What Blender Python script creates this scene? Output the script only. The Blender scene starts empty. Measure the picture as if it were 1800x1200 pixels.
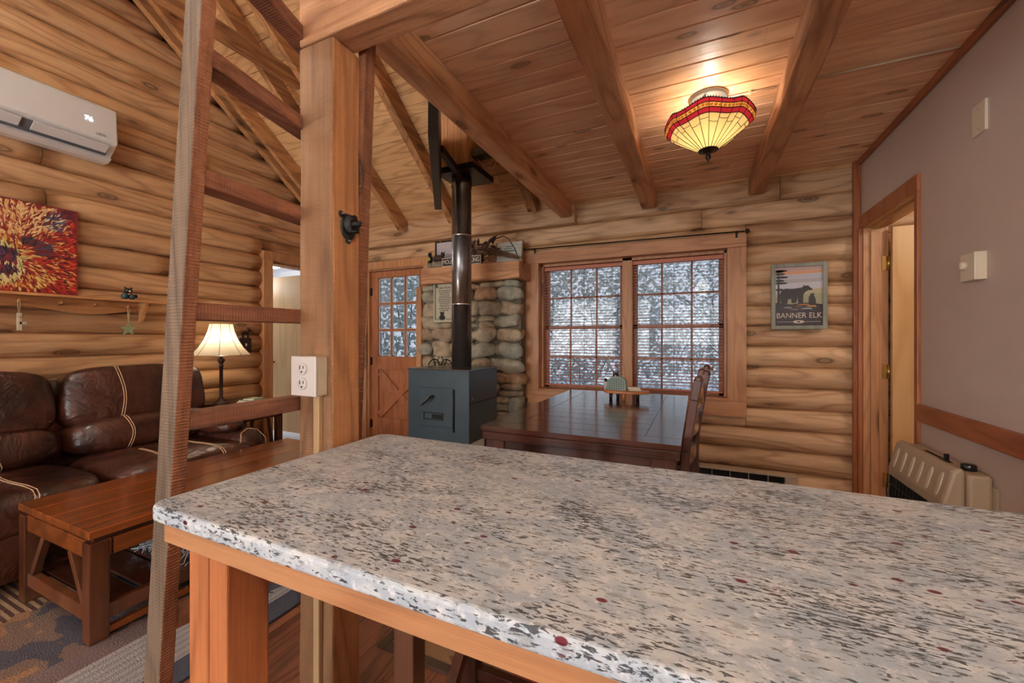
import bpy, math, random
from math import sin, cos, pi, radians, sqrt
from mathutils import Vector, Matrix, noise
random.seed(7)
SC = bpy.context.scene
COL = SC.collection

# ------------------------------------------------------------------ camera
cam_d = bpy.data.cameras.new('camera'); cam = bpy.data.objects.new('camera', cam_d); COL.objects.link(cam)
cam.location = (0, 0, 1.25); cam.rotation_euler = (radians(90), 0, radians(24.6))
cam_d.sensor_width = 36; cam_d.lens = 14.2; cam_d.shift_y = -0.0026; cam_d.clip_start = 0.02
SC.camera = cam
# ------------------------------------------------------------------ world, lights, exposure
SC.view_settings.view_transform = 'Standard'; SC.view_settings.look = 'None'
SC.view_settings.exposure = 0.64; SC.view_settings.gamma = 1.0
SC.view_settings.use_curve_mapping = False
w = bpy.data.worlds.new('sky'); SC.world = w; w.use_nodes = True
w.node_tree.nodes['Background'].inputs[0].default_value = (0.80, 0.89, 1.0, 1)
w.node_tree.nodes['Background'].inputs[1].default_value = 0.55

def light(kind, name, loc, energy, color=(1, 1, 1), size=0.1, rot=(0, 0, 0), size_y=None, spread=None):
    d = bpy.data.lights.new(name, kind); d.energy = energy; d.color = color
    if kind == 'AREA':
        d.size = size
        if size_y: d.shape = 'RECTANGLE'; d.size_y = size_y
        if spread: d.spread = spread
    elif kind == 'POINT': d.shadow_soft_size = size
    o = bpy.data.objects.new(name, d); COL.objects.link(o); o.location = loc; o.rotation_euler = rot
    return o
WARM = (1.0, 0.92, 0.82); WARM2 = (1.0, 0.84, 0.64); DAY = (0.86, 0.93, 1.0)
# unseen area lights added behind the camera as soft fill
light('AREA', 'front_fill_panel', (-2.4, -3.05, 1.5), 62, (1.0, 0.98, 0.95), 2.6, (radians(103), 0, 0), 1.6)
light('AREA', 'kitchen_fill_panel', (0.0, -3.05, 1.6), 18, (1.0, 0.98, 0.95), 1.7, (radians(106), 0, 0), 1.0)
# ------------------------------------------------------------------ colour + materials
def lin(c):
    return tuple(((x/255)/12.92 if x/255 <= 0.04045 else ((x/255+0.055)/1.055)**2.4) for x in c)
MATS = {}
def newmat(name):
    m = bpy.data.materials.new(name); m.use_nodes = True
    nt = m.node_tree; b = nt.nodes['Principled BSDF']
    MATS[name] = m
    return m, nt, b
def N(nt, t, **k):
    n = nt.nodes.new(t)
    for a, v in k.items():
        if a.startswith('i_'): n.inputs[a[2:].replace('_', ' ')].default_value = v
        else: setattr(n, a, v)
    return n
def math_(nt, op, a, b=None, c=None, clamp=False):
    n = nt.nodes.new('ShaderNodeMath'); n.operation = op; n.use_clamp = clamp
    for i, v in enumerate((a, b, c)):
        if v is None: continue
        if isinstance(v, (int, float)): n.inputs[i].default_value = v
        else: nt.links.new(v, n.inputs[i])
    return n.outputs[0]
def mixc(nt, f, a, b, mode='MIX'):
    n = nt.nodes.new('ShaderNodeMix'); n.data_type = 'RGBA'; n.blend_type = mode
    for i, v in ((0, f), (6, a), (7, b)):
        if isinstance(v, (int, float)): n.inputs[i].default_value = v
        elif isinstance(v, tuple): n.inputs[i].default_value = (*v[:3], 1)
        else: nt.links.new(v, n.inputs[i])
    return n.outputs[2]
def sm(nt, v, lo, hi):
    n = nt.nodes.new('ShaderNodeMapRange'); n.interpolation_type = 'SMOOTHSTEP'
    nt.links.new(v, n.inputs[0]); n.inputs[1].default_value = lo; n.inputs[2].default_value = hi
    return n.outputs[0]
def plain(name, c, rough=0.6, metal=0.0, emit=None, es=1.0, var=0.06, scale=8.0, coat=0.0):
    """a slightly mottled painted / metal / plastic surface"""
    m, nt, b = newmat(name); c = lin(c)
    tc = N(nt, 'ShaderNodeTexCoord'); n = N(nt, 'ShaderNodeTexNoise'); n.inputs['Scale'].default_value = scale
    n.inputs['Detail'].default_value = 4
    nt.links.new(tc.outputs['Object'], n.inputs['Vector'])
    o = mixc(nt, n.outputs['Fac'], tuple(max(0, x*(1-var*2)) for x in c), tuple(min(1, x*(1+var*2)) for x in c))
    nt.links.new(o, b.inputs['Base Color'])
    b.inputs['Roughness'].default_value = rough; b.inputs['Metallic'].default_value = metal
    b.inputs['Coat Weight'].default_value = coat
    if emit: b.inputs['Emission Color'].default_value = (*lin(emit), 1); b.inputs['Emission Strength'].default_value = es
    return m
def wood(name, light_c, dark_c, axis='X', rough=0.5, grain=1.0, knots=1.0, fine=0.35, ring=26.0, var=0.25, bump=0.25, saw=0.0, coat=0.0, stain=None, spec=0.5):
    m, nt, b = newmat(name); L = nt.links.new
    lc, dc = lin(light_c), lin(dark_c)
    tc = N(nt, 'ShaderNodeTexCoord'); at = N(nt, 'ShaderNodeAttribute', attribute_name='rnd')
    W = math_(nt, 'MULTIPLY', at.outputs['Fac'], 57.0)
    off = N(nt, 'ShaderNodeCombineXYZ')
    for i, f in enumerate((13.1, 7.7, 5.3)): L(math_(nt, 'MULTIPLY', at.outputs['Fac'], f), off.inputs[i])
    ad = N(nt, 'ShaderNodeVectorMath', operation='ADD'); L(tc.outputs['Object'], ad.inputs[0]); L(off.outputs[0], ad.inputs[1])
    def mapped(al, ac):
        mp = N(nt, 'ShaderNodeMapping'); s = [ac, ac, ac]; s['XYZ'.index(axis)] = al
        mp.inputs['Scale'].default_value = s; L(ad.outputs[0], mp.inputs['Vector']); return mp.outputs[0]
    n1 = N(nt, 'ShaderNodeTexNoise', noise_dimensions='4D'); n1.inputs['Scale'].default_value = 1; n1.inputs['Detail'].default_value = 1.5
    L(mapped(0.9*grain, 6.0*grain), n1.inputs['Vector']); L(W, n1.inputs['W'])
    ringv = math_(nt, 'SINE', math_(nt, 'MULTIPLY', n1.outputs['Fac'], ring*2))
    ringv = math_(nt, 'MULTIPLY_ADD', ringv, 0.5, 0.5)
    ringv = math_(nt, 'POWER', ringv, 3.0)
    n2 = N(nt, 'ShaderNodeTexNoise'); n2.inputs['Scale'].default_value = 1; n2.inputs['Detail'].default_value = 5; n2.inputs['Roughness'].default_value = 0.7
    L(mapped(3.5*grain, 110*grain), n2.inputs['Vector'])
    n3 = N(nt, 'ShaderNodeTexNoise'); n3.inputs['Scale'].default_value = 1; n3.inputs['Detail'].default_value = 3
    L(mapped(0.8, 2.6), n3.inputs['Vector'])
    f = math_(nt, 'MULTIPLY', ringv, 0.42)
    f = math_(nt, 'ADD', f, math_(nt, 'MULTIPLY', math_(nt, 'SUBTRACT', n2.outputs['Fac'], 0.42), fine*3.6))
    f = math_(nt, 'ADD', f, math_(nt, 'MULTIPLY', math_(nt, 'SUBTRACT', n3.outputs['Fac'], 0.5), 0.75))
    f = math_(nt, 'ADD', f, math_(nt, 'MULTIPLY', math_(nt, 'SUBTRACT', at.outputs['Fac'], 0.5), var*2))
    f = math_(nt, 'ADD', f, 0.12, clamp=True)
    col = mixc(nt, f, lc, dc)
    if stain:
        n4 = N(nt, 'ShaderNodeTexNoise'); n4.inputs['Scale'].default_value = 1; n4.inputs['Detail'].default_value = 6
        L(mapped(1.4, 7), n4.inputs['Vector'])
        col = mixc(nt, math_(nt, 'MULTIPLY', sm(nt, n4.outputs['Fac'], 0.5, 0.68), 0.35), col, lin(stain))
    if knots > 0:
        v = N(nt, 'ShaderNodeTexVoronoi'); v.inputs['Scale'].default_value = 1
        L(mapped(2.4*knots, 6.5*knots), v.inputs['Vector'])
        k = math_(nt, 'SUBTRACT', 1.0, sm(nt, v.outputs['Distance'], 0.13, 0.17))
        k2 = math_(nt, 'SUBTRACT', 1.0, sm(nt, v.outputs['Distance'], 0.15, 0.36))
        col = mixc(nt, math_(nt, 'MULTIPLY', k2, 0.45), col, dc)
        kr = math_(nt, 'MULTIPLY_ADD', math_(nt, 'SINE', math_(nt, 'MULTIPLY', v.outputs['Distance'], 120.0)), 0.2, 0.55)
        col = mixc(nt, math_(nt, 'MULTIPLY', k, kr), col, tuple(x*0.22 for x in dc))
    L(col, b.inputs['Base Color'])
    b.inputs['Roughness'].default_value = rough; b.inputs['Coat Weight'].default_value = coat
    b.inputs['Coat Roughness'].default_value = 0.15; b.inputs['Specular IOR Level'].default_value = spec
    h = math_(nt, 'ADD', ringv, math_(nt, 'MULTIPLY', n2.outputs['Fac'], 1.5))
    if saw:
        wv = N(nt, 'ShaderNodeTexWave'); wv.bands_direction = axis; wv.inputs['Scale'].default_value = 38; wv.inputs['Distortion'].default_value = 2.5
        wv.inputs['Detail'].default_value = 2; L(tc.outputs['Object'], wv.inputs['Vector'])
        h = math_(nt, 'ADD', h, math_(nt, 'MULTIPLY', wv.outputs['Fac'], saw*0.8))
    bp = N(nt, 'ShaderNodeBump'); bp.inputs['Strength'].default_value = bump; bp.inputs['Distance'].default_value = 0.004
    L(h, bp.inputs['Height']); L(bp.outputs[0], b.inputs['Normal'])
    return m

LOGX = wood('log_wood_x', (226, 190, 148), (158, 117, 82), 'X', 0.45, var=0.22, knots=0.8)
LOGY = wood('log_wood_y', (220, 176, 130), (152, 106, 70), 'Y', 0.45, var=0.22, knots=0.8)
PLANKX = wood('ceiling_plank_wood', (252, 212, 172), (214, 162, 122), 'X', 0.4, var=0.22, knots=1.1, bump=0.12)
PLYX = wood('vault_ply_wood', (232, 188, 134), (170, 120, 74), 'X', 0.6, var=0.15, knots=0, ring=34, bump=0.15)
BEAMX = wood('beam_wood_x', (220, 168, 122), (154, 104, 70), 'X', 0.6, saw=0.5, bump=0.4, stain=(96, 62, 44))
BEAMY = wood('beam_wood_y', (220, 168, 122), (154, 104, 70), 'Y', 0.6, saw=0.6, bump=0.4, stain=(96, 62, 44))
RAFT = wood('rafter_wood', (206, 150, 98), (122, 78, 44), 'Y', 0.65, saw=0.3, stain=(92, 60, 36))
POSTZ = wood('post_wood', (208, 150, 100), (142, 92, 58), 'Z', 0.6, saw=0.4, bump=0.4, knots=0.9)
GREYZ = wood('weathered_wood_z', (130, 110, 90), (80, 65, 53), 'Z', 0.75, saw=0.4, bump=0.5, fine=0.6, knots=0.9)
REDZ = wood('sawn_red_wood_z', (160, 106, 74), (98, 60, 42), 'Z', 0.75, saw=1.0, bump=0.6, fine=0.5, knots=0.8)
REDY = wood('sawn_red_wood_y', (164, 108, 78), (104, 64, 46), 'Y', 0.7, saw=0.5, bump=0.4, fine=0.5, knots=0.8, stain=(88, 66, 52))
LEGZ = wood('orange_fir_z', (206, 132, 82), (146, 80, 44), 'Z', 0.5, ring=30, knots=0.9)
FIRX = wood('fir_trim_x', (208, 154, 108), (164, 110, 72), 'X', 0.42, knots=0.4, var=0.1)
FIRY = wood('fir_trim_y', (176, 106, 66), (128, 70, 40), 'Y', 0.42, knots=0.4, var=0.1)
FIRZ = wood('fir_trim_z', (206, 154, 108), (164, 110, 72), 'Z', 0.42, knots=0.4, var=0.1)
FIRZD = wood('fir_trim_dark', (182, 112, 68), (134, 74, 42), 'Z', 0.35, knots=0.3, var=0.1)
DOORZ = wood('door_fir', (192, 126, 82), (150, 88, 54), 'Z', 0.4, knots=0.2, var=0.15)
BIRCH = wood('birch_ply', (226, 186, 130), (198, 150, 94), 'Z', 0.4, grain=0.8, knots=0, ring=14, fine=0.15, bump=0.05)
BIRCHX = wood('birch_reveal', (214, 168, 112), (180, 126, 76), 'X', 0.4, knots=0, ring=14, fine=0.15, bump=0.05)
DARKX = wood('espresso_wood_x', (84, 46, 34), (48, 25, 18), 'X', 0.16, knots=0, ring=10, bump=0.03, var=0.15, coat=0.6)
DARKY = wood('espresso_wood_y', (86, 46, 32), (48, 25, 18), 'Y', 0.3, knots=0, ring=10, bump=0.05, var=0.15)
DARKZ = wood('espresso_wood_z', (92, 54, 42), (54, 30, 22), 'Z', 0.35, knots=0, ring=10, bump=0.05, var=0.15)
CHESY = wood('chestnut_wood_y', (158, 88, 42), (84, 42, 20), 'Y', 0.2, knots=0, ring=8, bump=0.04, var=0.15, coat=0.5)
CHESZ = wood('chestnut_wood_z', (112, 62, 34), (62, 34, 22), 'Z', 0.35, knots=0, ring=8, bump=0.04, stain=(134, 96, 74))
FLOORM = wood('floor_wood', (150, 98, 72), (84, 50, 38), 'Y', 0.35, var=0.3, knots=0.7, bump=0.15)
SHELFW = wood('shelf_pine', (206, 150, 96), (160, 104, 60), 'Y', 0.5, knots=0.5)
LIVEW = wood('live_edge_pine', (212, 142, 84), (156, 90, 46), 'X', 0.35, knots=0.7)
BLINDW = wood('blind_slat_wood', (204, 122, 88), (170, 92, 62), 'X', 0.4, knots=0, ring=6, bump=0.02)
TAUPE = plain('taupe_paint', (206, 188, 176), 0.6, var=0.03, scale=5)
WHITE = plain('white_plastic', (232, 230, 228), 0.3, var=0.01)
CREAM = plain('cream_plastic', (226, 214, 190), 0.4, var=0.02)
TAN = plain('tan_metal', (190, 172, 146), 0.45, var=0.03)
WROOM = plain('white_room_paint', (222, 224, 230), 0.7, var=0.02)
IRON = plain('blued_steel', (72, 88, 97), 0.38, 0.3, var=0.12, scale=5)
IRON2 = plain('black_iron', (30, 29, 29), 0.5, 0.3, var=0.1)
PIPE = plain('stovepipe_steel', (128, 130, 134), 0.27, 0.9, var=0.2, scale=9)
BLACK = plain('black_plastic', (20, 20, 22), 0.35, var=0.05)
DKSLOT = plain('slot_dark', (10, 9, 9), 0.8, var=0.0)
BRONZE = plain('oiled_bronze', (64, 46, 40), 0.4, 0.6, var=0.1)
BRASS = plain('brass', (206, 178, 110), 0.25, 0.9, var=0.05)
CHROME = plain('nickel', (200, 196, 190), 0.2, 0.9, var=0.05)
GREYMET = plain('brushed_grey_metal', (150, 156, 158), 0.4, 0.4, var=0.06)
MORTAR = plain('mortar', (112, 106, 92), 0.95, var=0.15, scale=18)
PAPER = plain('paper', (226, 218, 200), 0.7, var=0.03)
SAGE = plain('sage_paint', (138, 160, 150), 0.5, var=0.06)
INK = plain('ink', (40, 36, 34), 0.7, var=0.02)
TWIG = plain('twig', (112, 84, 62), 0.8, var=0.25, scale=20)
ROPE = plain('rope', (206, 180, 142), 0.8, var=0.1)
FRINGE = plain('fringe_yarn', (206, 206, 214), 0.9, var=0.05)
GRAYFR = wood('grey_wash_frame', (156, 158, 144), (120, 124, 112), 'Z', 0.6, knots=0, fine=0.4, bump=0.15)

def glass_mat():
    m, nt, b = newmat('window_glass'); L = nt.links.new
    t = N(nt, 'ShaderNodeBsdfTransparent'); t.inputs[0].default_value = (0.95, 0.97, 1, 1)
    g = N(nt, 'ShaderNodeBsdfGlossy'); g.inputs['Roughness'].default_value = 0.02
    fr = N(nt, 'ShaderNodeFresnel'); fr.inputs[0].default_value = 1.45
    mx = N(nt, 'ShaderNodeMixShader'); L(fr.outputs[0], mx.inputs[0]); L(t.outputs[0], mx.inputs[1]); L(g.outputs[0], mx.inputs[2])
    L(mx.outputs[0], nt.nodes['Material Output'].inputs[0]); return m
GLASS = glass_mat()
def translucent(name, c, tr=0.6, em=0.0):
    m, nt, b = newmat(name); L = nt.links.new; c = lin(c)
    d = N(nt, 'ShaderNodeBsdfDiffuse'); d.inputs[0].default_value = (*c, 1)
    t = N(nt, 'ShaderNodeBsdfTranslucent'); t.inputs[0].default_value = (*c, 1)
    mx = N(nt, 'ShaderNodeMixShader'); mx.inputs[0].default_value = tr; L(d.outputs[0], mx.inputs[1]); L(t.outputs[0], mx.inputs[2])
    out = mx.outputs[0]
    if em:
        e = N(nt, 'ShaderNodeEmission'); e.inputs[0].default_value = (*c, 1); e.inputs[1].default_value = em
        a = N(nt, 'ShaderNodeAddShader'); L(out, a.inputs[0]); L(e.outputs[0], a.inputs[1]); out = a.outputs[0]
    L(out, nt.nodes['Material Output'].inputs[0]); return m
SHADEM = translucent('linen_shade', (244, 232, 206), 0.55)
GLCREAM = translucent('lit_cream_glass', (230, 198, 126), 0.25, 0.10)
GLRED = translucent('lit_red_glass', (168, 40, 52), 0.3, 0.06)
GLAMB = translucent('lit_amber_glass', (226, 160, 76), 0.3, 0.12)

def granite():
    m, nt, b = newmat('speckled_granite'); L = nt.links.new
    tc = N(nt, 'ShaderNodeTexCoord')
    def mp(s, r=0.0):
        q = N(nt, 'ShaderNodeMapping'); q.inputs['Scale'].default_value = s; q.inputs['Rotation'].default_value = (0, 0, r)
        L(tc.outputs['Object'], q.inputs['Vector']); return q.outputs[0]
    def nz(v, sc, det=3, ro=0.5, dist=0.0):
        q = N(nt, 'ShaderNodeTexNoise'); q.inputs['Scale'].default_value = sc; q.inputs['Detail'].default_value = det
        q.inputs['Roughness'].default_value = ro; q.inputs['Distortion'].default_value = dist; L(v, q.inputs['Vector']); return q.outputs['Fac']
    big = nz(mp((1, 1.6, 1.6), 0.3), 14, 4, 0.6)
    col = mixc(nt, sm(nt, big, 0.40, 0.62), lin((182, 199, 214)), lin((214, 225, 232)))
    col = mixc(nt, sm(nt, nz(mp((1, 1, 1)), 60, 4, 0.7), 0.50, 0.72), col, lin((238, 244, 250)))
    veil = nz(mp((1, 1.7, 1.7), 0.25), 5, 3)
    fl = nz(mp((0.34, 1.35, 1.0), 0.22), 165, 4, 0.65, 0.5)
    th = math_(nt, 'MULTIPLY_ADD', veil, 0.34, 0.277)
    k = math_(nt, 'MULTIPLY', math_(nt, 'SUBTRACT', th, fl), 26, clamp=True)
    col = mixc(nt, math_(nt, 'MULTIPLY', k, 0.92), col, lin((44, 47, 54)))
    fg = nz(mp((0.5, 1.2, 1.0), 0.1), 60, 3, 0.6)
    col = mixc(nt, math_(nt, 'MULTIPLY', sm(nt, fg, 0.56, 0.66), 0.45), col, lin((128, 132, 136)))
    v = N(nt, 'ShaderNodeTexVoronoi'); v.inputs['Scale'].default_value = 36; L(mp((0.7, 1.2, 1.2), 0.2), v.inputs['Vector'])
    vc = N(nt, 'ShaderNodeSeparateColor'); L(v.outputs['Color'], vc.inputs[0])
    sp = math_(nt, 'MULTIPLY', math_(nt, 'SUBTRACT', 1.0, sm(nt, v.outputs['Distance'], 0.16, 0.24)), math_(nt, 'GREATER_THAN', vc.outputs[0], 0.80))
    col = mixc(nt, sp, col, lin((96, 36, 48)))
    L(col, b.inputs['Base Color']); b.inputs['Roughness'].default_value = 0.3; b.inputs['Specular IOR Level'].default_value = 0.22
    return m
GRANITE = granite()
def leather():
    m, nt, b = newmat('brown_leather'); L = nt.links.new
    tc = N(nt, 'ShaderNodeTexCoord')
    n = N(nt, 'ShaderNodeTexNoise'); n.inputs['Scale'].default_value = 5; n.inputs['Detail'].default_value = 5; L(tc.outputs['Object'], n.inputs['Vector'])
    L(mixc(nt, sm(nt, n.outputs['Fac'], 0.3, 0.7), lin((40, 19, 15)), lin((84, 46, 34))), b.inputs['Base Color'])
    b.inputs['Roughness'].default_value = 0.3
    n2 = N(nt, 'ShaderNodeTexNoise'); n2.inputs['Scale'].default_value = 9; n2.inputs['Detail'].default_value = 6; n2.inputs['Distortion'].default_value = 1.2
    L(tc.outputs['Object'], n2.inputs['Vector'])
    bp = N(nt, 'ShaderNodeBump'); bp.inputs['Strength'].default_value = 0.55; bp.inputs['Distance'].default_value = 0.03
    L(n2.outputs['Fac'], bp.inputs['Height']); L(bp.outputs[0], b.inputs['Normal'])
    return m
LEATHER = leather()
STITCH = plain('stitch_thread', (206, 170, 134), 0.7, var=0.02)
def stone():
    m, nt, b = newmat('river_stone'); L = nt.links.new
    tc = N(nt, 'ShaderNodeTexCoord'); at = N(nt, 'ShaderNodeAttribute', attribute_name='rnd')
    n = N(nt, 'ShaderNodeTexNoise'); n.inputs['Scale'].default_value = 14; n.inputs['Detail'].default_value = 8; n.inputs['Roughness'].default_value = 0.7; L(tc.outputs['Object'], n.inputs['Vector'])
    cr = N(nt, 'ShaderNodeValToRGB'); L(at.outputs['Fac'], cr.inputs[0])
    e = cr.color_ramp.elements; e[0].position = 0; e[0].color = (*lin((176, 178, 162)), 1); e[1].position = 1; e[1].color = (*lin((196, 156, 122)), 1)
    for p, c in ((0.25, (188, 182, 162)), (0.5, (202, 184, 154)), (0.75, (172, 158, 138))):
        q = e.new(p); q.color = (*lin(c), 1)
    col = mixc(nt, sm(nt, n.outputs['Fac'], 0.35, 0.65), mixc(nt, 0.45, cr.outputs[0], lin((104, 94, 78))), cr.outputs[0])
    L(col, b.inputs['Base Color']); b.inputs['Roughness'].default_value = 0.8
    bp = N(nt, 'ShaderNodeBump'); bp.inputs['Strength'].default_value = 0.6; bp.inputs['Distance'].default_value = 0.02
    L(n.outputs['Fac'], bp.inputs['Height']); L(bp.outputs[0], b.inputs['Normal'])
    return m
STONE = stone()
def vcol(name, rough=0.5, emit=0.0):
    m, nt, b = newmat(name); a = N(nt, 'ShaderNodeAttribute', attribute_name='paint')
    nt.links.new(a.outputs['Color'], b.inputs['Base Color']); b.inputs['Roughness'].default_value = rough
    return m
PAINTED = vcol('painted_colours', 0.45)
def leaf_mat():
    m, nt, b = newmat('rhododendron_leaf'); L = nt.links.new
    at = N(nt, 'ShaderNodeAttribute', attribute_name='rnd')
    c = mixc(nt, at.outputs['Fac'], lin((158, 178, 170)), lin((224, 232, 230)))
    d = N(nt, 'ShaderNodeBsdfDiffuse'); L(c, d.inputs[0]); t = N(nt, 'ShaderNodeBsdfTranslucent'); L(c, t.inputs[0])
    g = N(nt, 'ShaderNodeBsdfGlossy'); g.inputs['Roughness'].default_value = 0.35
    m1 = N(nt, 'ShaderNodeMixShader'); m1.inputs[0].default_value = 0.35; L(d.outputs[0], m1.inputs[1]); L(t.outputs[0], m1.inputs[2])
    m2 = N(nt, 'ShaderNodeMixShader'); m2.inputs[0].default_value = 0.12; L(m1.outputs[0], m2.inputs[1]); L(g.outputs[0], m2.inputs[2])
    L(m2.outputs[0], nt.nodes['Material Output'].inputs[0]); return m
LEAF = leaf_mat()
def rug_mat():
    m, nt, b = newmat('lodge_rug'); L = nt.links.new
    tc = N(nt, 'ShaderNodeTexCoord'); sp = N(nt, 'ShaderNodeSeparateXYZ'); L(tc.outputs['Object'], sp.inputs[0]); X = sp.outputs[0]; Y = sp.outputs[1]
    n = N(nt, 'ShaderNodeTexNoise'); n.inputs['Scale'].default_value = 3.2; n.inputs['Detail'].default_value = 3; L(tc.outputs['Object'], n.inputs['Vector'])
    f = N(nt, 'ShaderNodeTexNoise'); f.inputs['Scale'].default_value = 160; L(tc.outputs['Object'], f.inputs['Vector'])
    # field: mauve brown with slate and tan patches in saw-tooth edges
    saw = math_(nt, 'ABSOLUTE', math_(nt, 'SUBTRACT', math_(nt, 'FRACT', math_(nt, 'MULTIPLY', Y, 11.0)), 0.5))
    xx = math_(nt, 'ADD', X, math_(nt, 'MULTIPLY', saw, 0.10))
    nn = math_(nt, 'ADD', n.outputs['Fac'], math_(nt, 'MULTIPLY', saw, 0.12))
    col = mixc(nt, math_(nt, 'GREATER_THAN', nn, 0.52), lin((84, 80, 92)), lin((132, 106, 92)))
    band = math_(nt, 'MULTIPLY', math_(nt, 'GREATER_THAN', nn, 0.62), 1.0)
    col = mixc(nt, band, col, lin((170, 126, 92)))
    st = math_(nt, 'GREATER_THAN', math_(nt, 'FRACT', math_(nt, 'MULTIPLY', Y, 34.0)), 0.5)
    strp = mixc(nt, st, lin((96, 62, 54)), lin((186, 154, 116)))
    col = mixc(nt, math_(nt, 'LESS_THAN', xx, -2.74), col, strp)
    col = mixc(nt, math_(nt, 'GREATER_THAN', X, -2.22), col, lin((128, 108, 106)))
    gr = mixc(nt, math_(nt, 'GREATER_THAN', math_(nt, 'FRACT', math_(nt, 'MULTIPLY', X, 26.0)), 0.5), lin((164, 164, 170)), lin((188, 184, 182)))
    gr = mixc(nt, math_(nt, 'GREATER_THAN', n.outputs['Fac'], 0.60), gr, lin((92, 96, 112)))
    col = mixc(nt, math_(nt, 'GREATER_THAN', X, -2.10), col, gr)
    col = mixc(nt, math_(nt, 'GREATER_THAN', X, -1.82), col, lin((78, 82, 98)))
    col = mixc(nt, math_(nt, 'MULTIPLY', f.outputs['Fac'], 0.35), col, lin((30, 30, 34)))
    L(col, b.inputs['Base Color']); b.inputs['Roughness'].default_value = 0.95
    bp = N(nt, 'ShaderNodeBump'); bp.inputs['Strength'].default_value = 0.7; bp.inputs['Distance'].default_value = 0.006
    L(f.outputs['Fac'], bp.inputs['Height']); L(bp.outputs[0], b.inputs['Normal'])
    return m
RUG = rug_mat()
def rug2_mat():
    m, nt, b = newmat('dining_rug'); L = nt.links.new
    tc = N(nt, 'ShaderNodeTexCoord'); sp = N(nt, 'ShaderNodeSeparateXYZ'); L(tc.outputs['Object'], sp.inputs[0]); X = sp.outputs[0]; Y = sp.outputs[1]
    f = N(nt, 'ShaderNodeTexNoise'); f.inputs['Scale'].default_value = 120; L(tc.outputs['Object'], f.inputs['Vector'])
    zz = math_(nt, 'ADD', X, math_(nt, 'MULTIPLY', math_(nt, 'ABSOLUTE', math_(nt, 'SUBTRACT', math_(nt, 'FRACT', math_(nt, 'MULTIPLY', Y, 3.0)), 0.5)), 0.4))
    a = math_(nt, 'FRACT', math_(nt, 'MULTIPLY', zz, 2.2))
    col = mixc(nt, math_(nt, 'GREATER_THAN', a, 0.5), lin((190, 150, 110)), lin((146, 108, 80)))
    col = mixc(nt, math_(nt, 'GREATER_THAN', X, -0.62), col, mixc(nt, math_(nt, 'GREATER_THAN', a, 0.4), lin((176, 74, 54)), lin((110, 70, 52))))
    col = mixc(nt, math_(nt, 'MULTIPLY', f.outputs['Fac'], 0.5), col, lin((60, 44, 34)))
    L(col, b.inputs['Base Color']); b.inputs['Roughness'].default_value = 0.95
    return m
RUG2 = rug2_mat()
RUGB = plain('rug_binding', (84, 62, 48), 0.9, var=0.1)
BLANKET = plain('throw_blanket', (60, 62, 66), 0.95, var=0.2, scale=40)
GROUND = plain('leaf_litter_ground', (196, 200, 214), 0.95, var=0.2)
TILE = plain('pale_vinyl', (206, 206, 210), 0.4, var=0.03)
SNOWP = plain('pale_deck_paint', (196, 206, 222), 0.6, var=0.05)

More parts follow.
